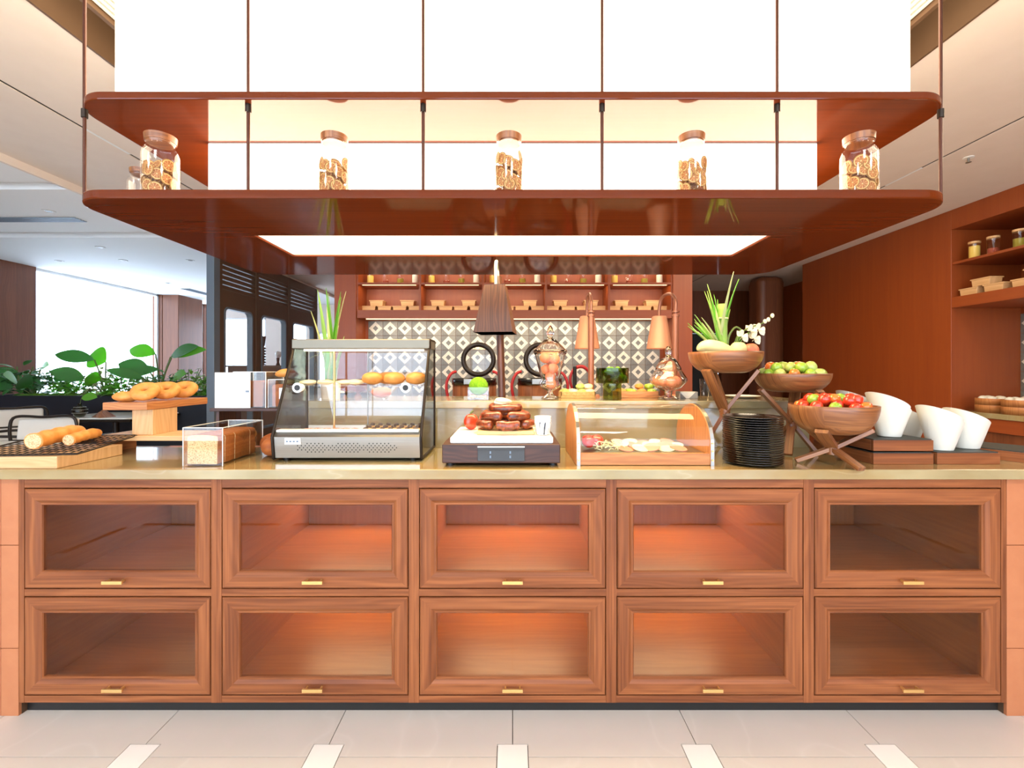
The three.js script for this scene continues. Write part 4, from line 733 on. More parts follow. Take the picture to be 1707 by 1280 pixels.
// crates with slanted white tubs
{
  const crate = (label, x0, x1, y, h, d0, d1, rot = 0) => { const c = thing('wooden_crate', label, 'crate', [(x0 + x1) / 2, y, -(d0 + d1) / 2], rot, 'wooden crates'), w = (x1 - x0) / 2, d = (d1 - d0) / 2; mk(c, 'front_board', bx(-w, w, 0, h - 0.006, -d, -d + 0.014, 0.0015), M.walnut); mk(c, 'back_board', bx(-w, w, 0, h - 0.006, d - 0.014, d, 0.0015), M.walnut); for (const s of [-1, 1]) mk(c, 'side_board', bx(s * w - (s > 0 ? 0.014 : 0), s * w + (s < 0 ? 0.014 : 0), 0, h - 0.006, -d + 0.0145, d - 0.0145, 0.0015), M.walnut, 'z'); mk(c, 'slate_top', bx(-w + 0.004, w - 0.004, h - 0.012, h - 0.002, -d + 0.004, d - 0.004, 0.001), M.slate); };
  crate('lower crate of the two-crate stack right of the bowls', 1.417, 1.653, CT, 0.049, 1.79, 2.15);
  crate('upper crate of the two-crate stack right of the bowls', 1.417, 1.653, CT + 0.0525, 0.048, 1.79, 2.15);
  crate('single low crate holding tubs, right of the stacked crates', 1.667, 1.915, CT, 0.05, 1.79, 2.12);
  crate('angled dark crate at the right end of the worktop', 1.97, 2.2, CT, 0.046, 1.82, 2.12, 0.5);
  const tub = (() => {
    const P0 = [], I = [], n = 36, rows = [[0, 0.0, 0], [0.039, 0, 0], [0.041, 0.003, 0], [0.076, 0.132, 1], [0.0735, 0.1325, 1], [0.039, 0.006, 0], [0, 0.006, 0]];
    for (const [r, y, s] of rows) for (let j = 0; j < n; j++) { const a = j / n * 6.2832, c = Math.cos(a); const rad = s ? r * (1 + 0.12 * -c * 0.5) : r; P0.push(c * rad, y - (s ? c * 0.036 : 0), Math.sin(a) * rad * 0.92); }
    for (let i = 0; i < rows.length - 1; i++) for (let j = 0; j < n; j++) { const a = i * n + j, b = i * n + (j + 1) % n; I.push(a, a + n, b, b, a + n, b + n); }
    const g = new THREE.BufferGeometry(); g.setAttribute('position', new THREE.Float32BufferAttribute(P0, 3)); g.setIndex(I); const q = g.toNonIndexed(); return mergeVertices(q, 1e-5);
  })(); tub.computeVertexNormals();
  const t1 = CT + 0.0995, t2 = CT + 0.0485;
  [[1.545, t1, 1.87, 0.1, 'white slanted tub at the front of the stacked crates, outer of its nested pair'], [1.541, t1 + 0.014, 1.87, 0.1, 'inner tub of the nested pair on the stacked crates'], [1.535, t1, 2.03, 0.05, 'white slanted tub at the rear of the stacked crates'], [1.533, t1 + 0.014, 2.031, 0.05, 'tub nested in the rear tub of the stacked crates'], [1.745, t2, 2.02, 0.0, 'white tub at the back of the low crate'], [1.733, t2, 1.845, 0.1, 'white slanted tub at the left front of the low crate'], [1.729, t2 + 0.014, 1.845, 0.1, 'tub nested in the left front tub of the low crate'], [1.878, t2, 1.885, 0.05, 'white slanted tub at the right of the low crate']].forEach(([x, y, d, r, l]) => { one('slanted_tub', tub, M.melamine, l, 'tub', [x, y, -d], 'slanted white tubs', 'x', true).rotation.y = r; });
}

// ---------- on the ledge ----------
const LT = CT + 0.226;
{
  const mg = thing('moss_glass', 'green moss ball in a low square glass on the ledge', 'glass pot', [-0.168, LT, -2.25]);
  mk(mg, 'glass', merge(bx(-0.05, 0.05, 0.002, 0.005, -0.04, 0.04, 0), bx(-0.05, -0.048, 0.002, 0.062, -0.04, 0.04, 0), bx(0.048, 0.05, 0.002, 0.062, -0.04, 0.04, 0), bx(-0.05, 0.05, 0.002, 0.062, -0.04, -0.038, 0), bx(-0.05, 0.05, 0.002, 0.062, 0.038, 0.04, 0)), M.glass);
  mk(mg, 'pebbles', merge(Array.from({ length: 30 }, () => blob(0.007, 0.1, 1.2, 0.8, 1, rnd() * 6, 0, 8).translate(rr(-0.038, 0.038), rr(0.01, 0.02), rr(-0.028, 0.028)))), M.crumb).userData.kind = 'stuff';
  const ball = blob(0.047, 0.015, 1, 0.95, 0.8, 1, 0, 40), bp = ball.attributes.position; for (let i = 0; i < bp.count; i++) { const k = 1 + (hash(i, 3, 5) - 0.5) * 0.06; bp.setXYZ(i, bp.getX(i) * k, bp.getY(i) * k, bp.getZ(i) * k); } ball.computeVertexNormals();
  mk(mg, 'moss_ball', ball.translate(0, 0.066, 0), M.mossball);
  // covered crystal jars
  const tall = thing('crystal_jar', 'tall covered crystal jar of pink balls on the ledge', 'glass jar', [0.186, LT, -2.26]);
  mk(tall, 'jar_body', shell([[0, 0.002], [0.042, 0.002], [0.044, 0.008], [0.014, 0.028], [0.014, 0.042], [0.05, 0.062], [0.056, 0.08], [0.044, 0.098], [0.052, 0.125], [0.076, 0.22], [0.084, 0.232]], 0.003, 14), M.crystal);
  mk(tall, 'jar_lid', lathe([[0.083, 0.235], [0.086, 0.236], [0.08, 0.245], [0.05, 0.275], [0.03, 0.295], [0.012, 0.303], [0.018, 0.318], [0.02, 0.33], [0.014, 0.348], [0.005, 0.366], [0, 0.368], [0, 0.297], [0.026, 0.292], [0.047, 0.272], [0.077, 0.242], [0.083, 0.235]], 18), M.crystal);
  const pb = blob(0.026, 0.03, 1, 1, 1, 0, 0.1, 16);
  [[0.02, 0.2, 0.01], [-0.028, 0.205, 0.012], [0.0, 0.198, -0.035], [0.012, 0.155, 0.012], [-0.02, 0.15, -0.02], [0.0, 0.112, 0.0], [0.004, 0.078, 0.004]].forEach((p, i) => one('pink_ball', pb, M.pink, 'pink fruit ball inside the tall crystal jar', 'fruit', [0.186 + p[0], LT + p[1], -2.26 + p[2]], 'pink balls in the tall jar', 'x', true));
  const sq = thing('crystal_jar', 'squat covered crystal jar of pink balls near the right lamp', 'glass jar', [0.775, LT, -2.27]);
  mk(sq, 'jar_body', shell([[0, 0.002], [0.05, 0.002], [0.05, 0.008], [0.018, 0.018], [0.018, 0.04], [0.06, 0.058], [0.09, 0.09], [0.092, 0.102], [0.07, 0.135], [0.062, 0.145]], 0.003, 18), M.crystal);
  mk(sq, 'jar_lid', lathe([[0.061, 0.147], [0.064, 0.148], [0.06, 0.16], [0.036, 0.2], [0.016, 0.21], [0.012, 0.225], [0.017, 0.24], [0.008, 0.262], [0, 0.266], [0, 0.206], [0.033, 0.197], [0.057, 0.158], [0.061, 0.147]], 18), M.crystal);
  [[0.03, 0.09, 0.02], [-0.035, 0.09, 0.02], [0, 0.088, -0.04], [0.0, 0.086, 0.045], [0.045, 0.092, -0.03], [-0.045, 0.092, -0.028], [0.0, 0.125, 0.0]].forEach(p => one('pink_ball', pb, M.pink, 'pink fruit ball inside the squat crystal jar', 'fruit', [0.775 + p[0], LT + p[1], -2.27 + p[2]], 'pink balls in the squat jar', 'x', true));
  const gv = thing('green_vase', 'stepped dark green glass vase between the copper lamps', 'vase', [0.487, LT, -2.23]);
  mk(gv, 'vase_foot', lathe([[0, 0.002], [0.045, 0.002], [0.045, 0.08], [0.0452, 0.08]], 24), M.greenglass); mk(gv, 'vase_bowl', lathe([[0.044, 0.08], [0.078, 0.083], [0.079, 0.155], [0.077, 0.156], [0.076, 0.086], [0.042, 0.084]], 24), M.greenglass);
  mk(gv, 'moss_filling', merge(Array.from({ length: 16 }, (_, i) => blob(0.021, 0.12, 1, 0.9, 1, i, 0, 10).translate(Math.cos(i * 2.4) * 0.05 * (i % 3) / 2, 0.105 + (i % 4) * 0.012, Math.sin(i * 2.4) * 0.05 * (i % 3) / 2))), M.mossball);
  const gb = thing('glass_bowl', 'scalloped glass bowl of pink fruit seen through the display case', 'bowl', [-0.655, LT, -2.27]);
  mk(gb, 'glass', lathe([[0, 0.002], [0.03, 0.002], [0.035, 0.01], [0.06, 0.035], [0.09, 0.066], [0.092, 0.067]], 14), M.glass); mk(gb, 'fruit_filling', blob(0.048, 0.06, 1, 0.55, 1, 2).translate(0, 0.036, 0), M.pink);
  [-0.92, -0.86, -0.78].forEach((x, i) => { const b = thing('dark_bowl', `small dark bowl of nibbles on the ledge, ${['left', 'middle', 'right'][i]} of three`, 'bowl', [x, LT, -2.42], 0, 'dark bowls'); mk(b, 'bowl', lathe([[0, 0], [0.018, 0], [0.033, 0.026], [0.03, 0.026], [0.016, 0.005], [0, 0.005]], 24), M.blackceramic); mk(b, 'nibbles', blob(0.026, 0.12, 1, 0.5, 1, i).translate(0, 0.024, 0), i ? M.choc : M.cheese); });
  const tray = (label, x, d, w, mat, fmat, fl) => { const t = thing('food_dish', label, 'dish', [x, LT, -d]); mk(t, 'dish', merge(bx(-w, w, 0, 0.012, -0.06, 0.06, 0.002), bx(-w, -w + 0.006, 0.012, 0.034, -0.06, 0.06, 0.001), bx(w - 0.006, w, 0.012, 0.034, -0.06, 0.06, 0.001), bx(-w, w, 0.012, 0.034, -0.06, -0.054, 0.001), bx(-w, w, 0.012, 0.034, 0.054, 0.06, 0.001)), mat); const g = [0, 1].map(k => blob(0.022, 0.1, 1.1, 0.8, 1, k * 2, 0, 14)); for (let i = 0; i < 8; i++) one('food_piece', g[i % 2], fmat[i % fmat.length], fl, 'food', [x - w * 0.72 + (i % 4) * w * 0.48, LT + 0.031 + (i > 5 ? 0.026 : 0), -d + (i < 4 ? 0.025 : -0.025)], fl, 'x', true); };
  tray('printed dish of pale yellow pieces left of the copper lamp post', 0.34, 2.42, 0.09, M.cookie, [M.limelight, M.cheese], 'pale yellow piece in the printed dish');
  tray('wooden dish of bread and salad right of the green vase', 0.66, 2.45, 0.11, M.warmwood, [M.golden, M.lime], 'bread and salad piece in the wooden dish');
  const sb = one('napkin_box', bx(-0.045, 0.045, 0, 0.035, -0.035, 0.035, 0.002), M.print, 'small patterned box at the right end of the ledge', 'box', [0.9, LT, -2.36]);
  const side = thing('spoon_glass', 'clear glass tumbler behind the tall bowl stand', 'glass', [1.02, LT, -2.4]); mk(side, 'glass', lathe([[0, 0.002], [0.03, 0.002], [0.034, 0.1]], 24), M.glass);
  one('white_dish', lathe([[0, 0], [0.05, 0], [0.085, 0.012], [0.084, 0.014], [0.05, 0.004], [0, 0.004]], 32), M.ceramic, 'flat white dish on the right of the ledge', 'dish', [1.2, LT, -2.38]);
  // plant behind the display case
  const p = thing('potted_plant', 'tall variegated plant in a glass behind the display case', 'plant', [-0.93, LT, -2.33]);
  mk(p, 'pot', lathe([[0, 0], [0.045, 0], [0.05, 0.09], [0.046, 0.09], [0.042, 0.01], [0, 0.01]], 24), M.ceramic);
  for (let i = 0; i < 20; i++) mk(p, 'leaf', turned(leaf(i < 9 ? rr(0.36, 0.52) : rr(0.2, 0.36), rr(0.018, 0.03), rr(0, 0.08), 0.35, 1.7, 9), 0, rr(0, 6.28), rr(1.3, 1.55), rr(-0.02, 0.03), 0.05, rr(-0.02, 0.02)), [M.leaf3, M.leaf1, M.leaf4][i % 3]);
  for (let i = 0; i < 3; i++) mk(p, 'bent_leaf', sweep([[0, 0.06, 0], [-0.03, 0.22, 0.01], [-0.09, 0.27 - i * 0.03, 0.02], [-0.13, 0.2 - i * 0.03, 0.02]], t => 0.006 * (1.1 - t), 16, 6, 0.4), M.leaf4);
  // copper heat lamps
  const lamp = (label, x, sx) => {
    const l = thing('heat_lamp', label, 'lamp', [x, LT, -2.5], 0, 'copper heat lamps on the ledge');
    mk(l, 'base', cyl(0.05, 0.045, 0.012, 0, 0, 0, 28), M.copper); mk(l, 'post', cyl(0.0165, 0.0165, 0.44, 0, 0.01, 0, 18), M.copper); mk(l, 'collar', merge(cyl(0.021, 0.021, 0.012, 0, 0.44, 0, 20), cyl(0.021, 0.021, 0.008, 0, 0.462, 0, 20)), M.copper);
    mk(l, 'gooseneck', sweep([[0, 0.45, 0], [0, 0.53, 0], [sx * 0.3, 0.57, -0.04], [sx * 0.8, 0.56, -0.1], [sx, 0.5, -0.12], [sx, 0.44, -0.12]], 0.009, 30, 10), M.copper);
    const s = mk(l, 'lamp_shade', lathe([[0.038, 0.455], [0.042, 0.45], [0.072, 0.27], [0.07, 0.27], [0.038, 0.447], [0.0, 0.452], [0, 0.456]], 28).translate(sx, 0, -0.12), M.coppershade);
    mk(l, 'lamp_bulb', new THREE.SphereGeometry(0.022, 14, 10).translate(sx, 0.34, -0.12), M.bulb);
    const p = new THREE.SpotLight(WARM, 1.4, 3, 0.7, 0.6, 2); p.position.set(sx, 0.34, -0.12); l.add(p); p.target.position.set(sx, 0, -0.12); l.add(p.target); p.castShadow = true;
  };
  lamp('copper heat lamp beside the tall crystal jar', 0.43, -0.002); lamp('copper heat lamp near the squat crystal jar', 0.893, -0.05);
}
// ---------- kitchen behind ----------
{
  const k = thing('kitchen_counter', 'stone-topped kitchen counter carrying the soup kettles', 'counter', [0.05, 0, -3.75]);
  mk(k, 'body', bx(-1.1, 1.1, 0, 0.86, -0.32, 0.32, 0.004), M.red, 'y'); mk(k, 'top', bx(-1.14, 1.14, 0.86, 0.9, -0.36, 0.36, 0.004), M.marble);
  const kettle = (label, x, d) => {
    const o = thing('soup_kettle', label, 'soup kettle', [x, 0.9, -d], 0, 'soup kettles');
    mk(o, 'body', lathe([[0, 0], [0.17, 0], [0.178, 0.01], [0.178, 0.295], [0, 0.296]], 40), M.walnut, 'y');
    mk(o, 'rim', lathe([[0.15, 0.3], [0.15, 0.345], [0.185, 0.345], [0.185, 0.293], [0.15, 0.293]], 40), M.blackceramic); mk(o, 'steel_band', bx(-0.07, 0.02, 0.298, 0.342, -0.192, -0.18, 0.004), M.steel);
    mk(o, 'lid_ring', new THREE.TorusGeometry(0.128, 0.021, 12, 48).rotateX(-0.06).translate(0.02, 0.5, -0.15), M.darkmetal);
    mk(o, 'lid_glass', new THREE.CircleGeometry(0.115, 36).rotateX(-0.06).translate(0.02, 0.5, -0.15), M.glass);
    for (const s of [-1, 1]) mk(o, 'red_handle', sweep([[s * 0.18, 0.1, 0.02], [s * 0.215, 0.2, 0.03], [s * 0.225, 0.3, 0.03], [s * 0.19, 0.38, 0.02], [s * 0.15, 0.4, 0.0]], 0.012, 24, 8), M.redring);
  };
  kettle('soup kettle with raised ring lid left of the carving lamp', -0.31, 3.72); kettle('soup kettle with raised ring lid behind the tall crystal jar', 0.22, 3.72);
  const red = thing('ladle_stand', 'red looped ladle stand right of the tall crystal jar', 'stand', [0.535, 0.9, -3.72]);
  mk(red, 'red_loop', new THREE.TorusGeometry(0.1, 0.013, 10, 40).scale(0.85, 1.1, 1).translate(0.02, 0.33, 0), M.redring); mk(red, 'post', cyl(0.018, 0.014, 0.44, -0.03, 0, 0.02, 12), M.black); mk(red, 'base', cyl(0.08, 0.07, 0.02, 0, 0, 0, 24), M.black);
  // wall shelves
  const s = thing('wall_shelf', 'five-bay red wooden wall shelf above the patterned tiles', 'shelf', [0.025, 0, -5.9]);
  const x0 = -2.04, x1 = 2.04, pw = (x1 - x0) / 5;
  mk(s, 'bottom_board', bx(x0, x1, 1.99, 2.095, 0, 0.35, 0.003), M.red); mk(s, 'middle_board', bx(x0, x1, 2.425, 2.452, 0.005, 0.35, 0.002), M.red); mk(s, 'top_board', bx(x0, x1, 2.8, CY, 0, 0.35, 0.002), M.red);
  for (let i = 0; i <= 5; i++) mk(s, 'divider', bx(x0 + i * pw - 0.014, x0 + i * pw + 0.014, 2.095, 2.8, 0.003, 0.35, 0.002), M.red, 'y');
  mk(s, 'light_strip', bx(x0 + 0.1, x1 - 0.1, 1.98, 1.99, 0.05, 0.08, 0.001), M.ledface);
  areaLight(s, 3.8, 0.05, [0, 1.978, -0.12], [0, -1, -0.25], SOFT, I_SHELF * 0.6);
  const BAY = ['first', 'second', 'third', 'fourth', 'fifth'];
  const tb = (() => { const q = new THREE.Shape(); [[-0.08, 0], [0.08, 0], [0.09, 0.07], [-0.09, 0.07]].forEach((p, i) => i ? q.lineTo(...p) : q.moveTo(...p)); q.closePath(); const h = new THREE.Path(); return merge(ext(q, 0.12, 0.003).translate(0, 0, -0.06), bx(-0.098, 0.098, 0.062, 0.074, -0.068, 0.068, 0.002)); })();
  const tbu = uvm(tb, 'x');
  const jar = (mat, h) => { const g = thing('storage_jar', 'x', 'jar', [0, 0, 0], 0, 'jars on the wall shelf'); mk(g, 'glass', lathe([[0, 0.002], [0.045, 0.002], [0.046, 0.15]], 18), M.glass); mk(g, 'filling', cyl(0.042, 0.042, h, 0, 0.005, 0, 18), mat); mk(g, 'jar_lid', cyl(0.048, 0.048, 0.02, 0, 0.15, 0, 18), M.pale); return g; };
  const fills = [[M.yellowfill, 0.12, 'yellow-filled'], [M.redfill, 0.05, 'red-filled'], [M.olivefill, 0.08, 'olive-filled'], [M.whitefill, 0.13, 'white-filled']];
  const protos = fills.map(f => jar(f[0], f[1])); const used = [0, 0, 0, 0];
  for (let b = 0; b < 5; b++) {
    areaLight(s, pw - 0.1, 0.03, [x0 + (b + 0.5) * pw, 2.42, -0.04], [0, -1, -0.5], SOFT, I_SHELF * 1.3);
    mk(s, 'light_strip', bx(x0 + b * pw + 0.06, x0 + (b + 1) * pw - 0.06, 2.421, 2.426, 0.025, 0.05, 0), M.ledface);
    areaLight(s, pw - 0.1, 0.03, [x0 + (b + 0.5) * pw, 2.79, -0.04], [0, -1, -0.5], SOFT, I_SHELF * 1.3);
    mk(s, 'light_strip', bx(x0 + b * pw + 0.06, x0 + (b + 1) * pw - 0.06, 2.795, 2.8, 0.025, 0.05, 0), M.ledface);
    for (let q = 0; q < 2; q++) { const cx = 0.025 + x0 + b * pw + pw * (q ? 0.752 : 0.248); [[-0.105, 0, 'lower left'], [0.105, 0, 'lower right'], [0, 0.076, 'top']].forEach(([dx, dy, w]) => one('wooden_box', tbu, M.pale, `${w} pale box, ${q ? 'right' : 'left'} pyramid in the ${BAY[b]} back shelf bay`, 'box', [cx + dx, 2.097 + dy, -6.13], 'pale boxes on the back shelf', 'x', true)); }
    fills.forEach((f, i) => { const pos = [0.025 + x0 + b * pw + pw * (0.14 + i * 0.245), 2.452, -6.1], l = `${f[2]} jar in the ${BAY[b]} bay of the back wall shelf`; if (!used[i]++) { protos[i].position.set(...pos); protos[i].userData.label = l; } else copyOf(protos[i], pos, l); });
  }
  const bc = thing('base_cabinet', 'red wooden base cabinet below the patterned tiles', 'cabinet', [0.025, 0, -5.9]); mk(bc, 'body', bx(-2.03, 2.03, 0, 0.84, -0.15, 0.35, 0.004), M.red, 'y'); mk(bc, 'top', bx(-2.035, 2.035, 0.84, 0.88, -0.2, 0.35, 0.003), M.marble);
  // right hand niche
  const n = thing('niche_shelf', 'wooden niche shelf with jars and boxes at the right', 'shelf', [4.57, 0, -4.75]);
  mk(n, 'lower_board', bx(0, 0.72, 1.96, 2.07, -3.5, -0.002, 0.003), M.red, 'z'); mk(n, 'middle_board', bx(0.01, 0.72, 2.41, 2.436, -3.5, -0.002, 0.002), M.red, 'z'); mk(n, 'divider', bx(0.0, 0.72, 2.07, 2.77, -1.0, -0.97, 0.002), M.red, 'y');
  const nc = thing('side_counter', 'stone-topped side counter with steamers at the right', 'counter', [4.57, 0, -4.75]);
  mk(nc, 'body', bx(0.03, 0.72, 0, 0.8, -3.4, -0.01, 0.004), M.brown, 'y'); mk(nc, 'top', bx(-0.02, 0.725, 0.85, 0.9, -3.45, -0.003, 0.004), M.marble); mk(nc, 'drawer_front', bx(0.0, 0.03, 0.72, 0.85, -3.4, -0.01, 0.002), M.red, 'z');
  const nb = M.print; const wt = structGroup('wall_niche_tiles', 'patterned tiles at the back of the right niche'); const tp = uvm(bx(-0.004, 0.004, -0.0985, 0.0985, -0.0985, 0.0985, 0.001), 'z'); { const u = tp.attributes.uv.array, q = tp.attributes.position.array; for (let i = 0; i < u.length / 2; i++) { u[2 * i] = q[3 * i + 2] + 0.1; u[2 * i + 1] = q[3 * i + 1] + 0.1; } }
  for (let i = 0; i < 8; i++) for (let j = 0; j < 5; j++) mk(wt, 'tile', tp, M.print, 'x', true).position.set(5.295, 1.0 + j * 0.2, -4.65 + i * 0.2);
  [[0, 4.66, 4.6], [1, 4.66, 4.42], [2, 4.67, 4.2], [3, 4.67, 3.95]].forEach(([k, x, d]) => copyOf(protos[k], [x, 2.437, -d], `${fills[k][2]} jar on the right niche shelf`));
  [[4.68, 4.62, 0], [4.68, 4.38, 0], [4.68, 4.5, 1], [4.68, 4.13, 0], [4.68, 3.92, 0], [4.68, 4.025, 1]].forEach(([x, d, up], i) => { one('wooden_box', tbu, M.pale, `${up ? 'top' : i % 3 ? 'right lower' : 'left lower'} pale box of the ${i < 3 ? 'far' : 'near'} pyramid on the niche shelf`, 'box', [x, 2.072 + up * 0.076, -d], 'pale boxes in the niche', 'x', true).rotation.y = Math.PI / 2; });
  [['far', 4.5, 4.74], ['near', 4.235, 4.72]].forEach(([w, d, x]) => { const st = thing('bamboo_steamer', `${w} bamboo steamer on the right side counter`, 'steamer', [x, 0.9, -d], 0, 'bamboo steamers'); mk(st, 'lower_tier', lathe([[0, 0], [0.128, 0], [0.128, 0.07], [0.118, 0.07], [0.118, 0.01], [0, 0.01]], 36), M.warmwood); mk(st, 'upper_tier', lathe([[0, 0.072], [0.128, 0.072], [0.128, 0.135], [0.118, 0.135], [0.118, 0.1], [0, 0.1]], 36), M.warmwood); for (let i = 0; i < 5; i++) { const a = i * 1.2566; one('steamed_bun', blob(0.038, 0.02, 1, 0.75, 1, i, 0, 14), M.petal.clone ? M.melamine : M.melamine, `white bun in the ${w} bamboo steamer`, 'bun', [x + Math.cos(a) * 0.068, 1.032, -d + Math.sin(a) * 0.068], `buns in the ${w} steamer`); } });
  one('white_dome', lathe([[0.13, 0], [0.128, 0.06], [0.09, 0.14], [0.04, 0.17], [0, 0.176]], 32), M.ceramic, 'white dome cover behind the steamers at the right edge', 'cover', [5.05, 0.9, -4.42]);
  // sprinkler
  const sp = thing('sprinkler_head', 'small metal sprinkler head on the right ceiling panel', 'sprinkler', [3.58, CY, -3.58]); mk(sp, 'rosette', cyl(0.035, 0.035, 0.006, 0, -0.006, 0, 20), M.whitemetal); mk(sp, 'head', merge(cyl(0.008, 0.008, 0.03, 0, -0.036, 0, 10), cyl(0.018, 0.018, 0.003, 0, -0.04, 0, 14)), M.steel);
}
// ---------- dining area ----------
{
  const spots = [[-4.69, 4.61], [-5.38, 5.95], [-6.65, 6.69], [-5.68, 6.65], [-4.7, 6.65], [-7.2, 8.37], [-6.33, 8.37]];
  const w = ['nearest', 'second nearest', 'leftmost of the middle row', 'middle of the middle row', 'rightmost of the middle row', 'far left', 'far right'];
  spots.forEach(([x, d], i) => { const o = thing('ceiling_spot', `small recessed ceiling spot over the dining area, ${w[i]}`, 'ceiling light', [x, DY, -d], 0, 'recessed ceiling spots'); mk(o, 'trim_ring', lathe([[0.03, -0.003], [0.055, -0.006], [0.055, 0], [0.03, 0]], 24), M.white); mk(o, 'lens', cyl(0.03, 0.03, 0.002, 0, -0.003, 0, 20), M.darkmetal); });
  // partition of louvred doors
  const p = thing('louvred_partition', 'dark partition of louvred doors with round-cornered windows', 'partition', [-3.9, 0, 0]);
  const bays = [[6.04, 6.86], [6.94, 7.86], [7.94, 8.94]];
  mk(p, 'corner_post', bx(-0.05, 0.05, 0, DY, 5.88, 6.0, 0.004), M.postgrey, 'y');
  for (const d of [6.0, 6.87, 7.87, 8.95]) mk(p, 'stile', bx(-0.04, 0.04, 0, DY, d, d + 0.07, 0.003), M.umber, 'y');
  for (const [a, b] of bays) {
    mk(p, 'head_rail', bx(-0.035, 0.035, 2.78, DY, a, b, 0.002), M.umber, 'z');
    for (let i = 0; i < 6; i++) mk(p, 'louvre_slat', bx(-0.03, 0.03, 2.405 + i * 0.066, 2.455 + i * 0.066, a, b, 0.002), M.umber, 'z');
    const q = rectShape(b - a, 2.4, 0, a, 0); q.holes.push(rectShape(b - a - 0.16, 1.75, 0.08, a + 0.08, 0.42, THREE.Path));
    mk(p, 'door_panel', ext(q, 0.06).rotateY(Math.PI / 2).translate(-0.03, 0, 0), M.umber, 'y');
    mk(p, 'window_trim', (() => { const t = rectShape(b - a - 0.15, 1.76, 0.085, a + 0.075, 0.415); t.holes.push(rectShape(b - a - 0.2, 1.71, 0.07, a + 0.1, 0.44, THREE.Path)); return ext(t, 0.08).rotateY(Math.PI / 2).translate(-0.04, 0, 0); })(), M.postgrey);
    mk(p, 'glass_pane', bx(-0.002, 0.002, 0.42, 2.17, a + 0.08, b - 0.08, 0), M.glass);
  }
  // planter trough
  const t = thing('planter_trough', 'long dark navy trough of plants below the window', 'planter', [-5.5, 0, -6.45]);
  mk(t, 'front_wall', bx(-1.75, 1.5, 0, 0.97, -0.27, -0.23, 0.004), M.navy); mk(t, 'back_wall', bx(-1.75, 1.5, 0, 0.97, 0.23, 0.27, 0.004), M.navy); for (const x of [-1.75, 1.46]) mk(t, 'end_wall', bx(x, x + 0.04, 0, 0.97, -0.23, 0.23, 0.003), M.navy); mk(t, 'soil', bx(-1.7, 1.45, 0.02, 0.93, -0.229, 0.229, 0), M.choc);
  const ms = one('moss_bed', merge(Array.from({ length: 46 }, (_, i) => blob(0.075, 0.12, 1.4, 0.55, 1, i, 0, 10).translate(rr(-1.62, 1.38), rr(0, 0.02), rr(-0.18, 0.18)))), M.moss, 'bright green moss covering the planter soil', 'moss', [-5.5, 0.945, -6.45]); ms.userData.kind = 'stuff';
  const big = (label, x, d, lv, mats) => { const o = thing('broadleaf_plant', label, 'plant', [x, 0.94, -d], 0, 'big-leaved plants'); lv.forEach(([az, el, sl, len, wd], i) => { const e = [Math.cos(az) * Math.cos(el) * sl, Math.sin(el) * sl, -Math.sin(az) * Math.cos(el) * sl]; mk(o, 'stem', sweep([[0, 0, 0], [e[0] * 0.4, e[1] * 0.55, e[2] * 0.4], e], 0.009, 12, 6), M.stem); mk(o, 'leaf', turned(leaf(len, wd, 0.2, 0.1, 1.0, 12), (Math.cos(az) < 0 ? -1 : 1) * 1.05, az, 0.5 + (i % 2) * 0.3, ...e), mats[i % mats.length]); }); };
  big('broad-leaved plant with raised leaves at the right of the planter', -4.95, 6.4, [[2.6, 1.35, 0.62, 0.5, 0.22], [0.3, 1.35, 0.58, 0.5, 0.2], [0.1, 1.3, 0.6, 0.55, 0.18], [2.9, 1.1, 0.4, 0.38, 0.26], [-0.2, 0.9, 0.35, 0.32, 0.18], [3.3, 0.9, 0.34, 0.4, 0.15]], [M.leaf1, M.leaf2, M.leaf1, M.leaf2]);
  big('broad-leaved plant in the middle of the planter', -5.72, 6.4, [[3.0, 1.25, 0.55, 0.5, 0.2], [2.2, 1.4, 0.5, 0.4, 0.34], [0.2, 0.9, 0.4, 0.5, 0.18], [3.3, 0.8, 0.36, 0.36, 0.22], [5.2, 0.9, 0.3, 0.3, 0.2]], [M.leaf2, M.leaf1, M.leaf2]);
  big('dark broad-leaved plant at the left end of the planter', -6.7, 6.4, [[1.9, 1.3, 0.4, 0.42, 0.18], [3.0, 0.9, 0.34, 0.36, 0.2], [0.2, 0.9, 0.34, 0.36, 0.2], [4.6, 0.8, 0.3, 0.34, 0.2], [5.4, 0.7, 0.28, 0.34, 0.22], [3.8, 0.6, 0.26, 0.3, 0.2]], [M.leaf1, M.leaf2, M.leaf2]);
  const bush = (label, x, d, w, h, mat, n, ls) => { const o = thing('leafy_plant', label, 'plant', [x, 0.94, -d], 0, 'leafy plants in the trough'); const L = Array.from({ length: n }, () => { const a = rr(0, 6.28), q = Math.sqrt(rnd()) * w, y = rr(0.08, h) * (1 - 0.5 * q / w); return turned(leaf(ls * rr(0.7, 1.3), ls * 0.5, 0.3, 0.2, 1.1, 4), rr(-0.5, 0.5), a, rr(-0.3, 0.9), Math.cos(a) * q * 0.8, y, -Math.sin(a) * q * 0.6); }); mk(o, 'foliage', merge(L), mat).userData.kind = 'stuff'; mk(o, 'stem', merge(Array.from({ length: 5 }, (_, i) => sweep([[0, 0, 0], [Math.cos(i * 1.3) * w * 0.3, h * 0.5, Math.sin(i * 1.3) * w * 0.2], [Math.cos(i * 1.3) * w * 0.6, h * 0.85, Math.sin(i * 1.3) * w * 0.3]], 0.005, 8, 5))), M.stem); };
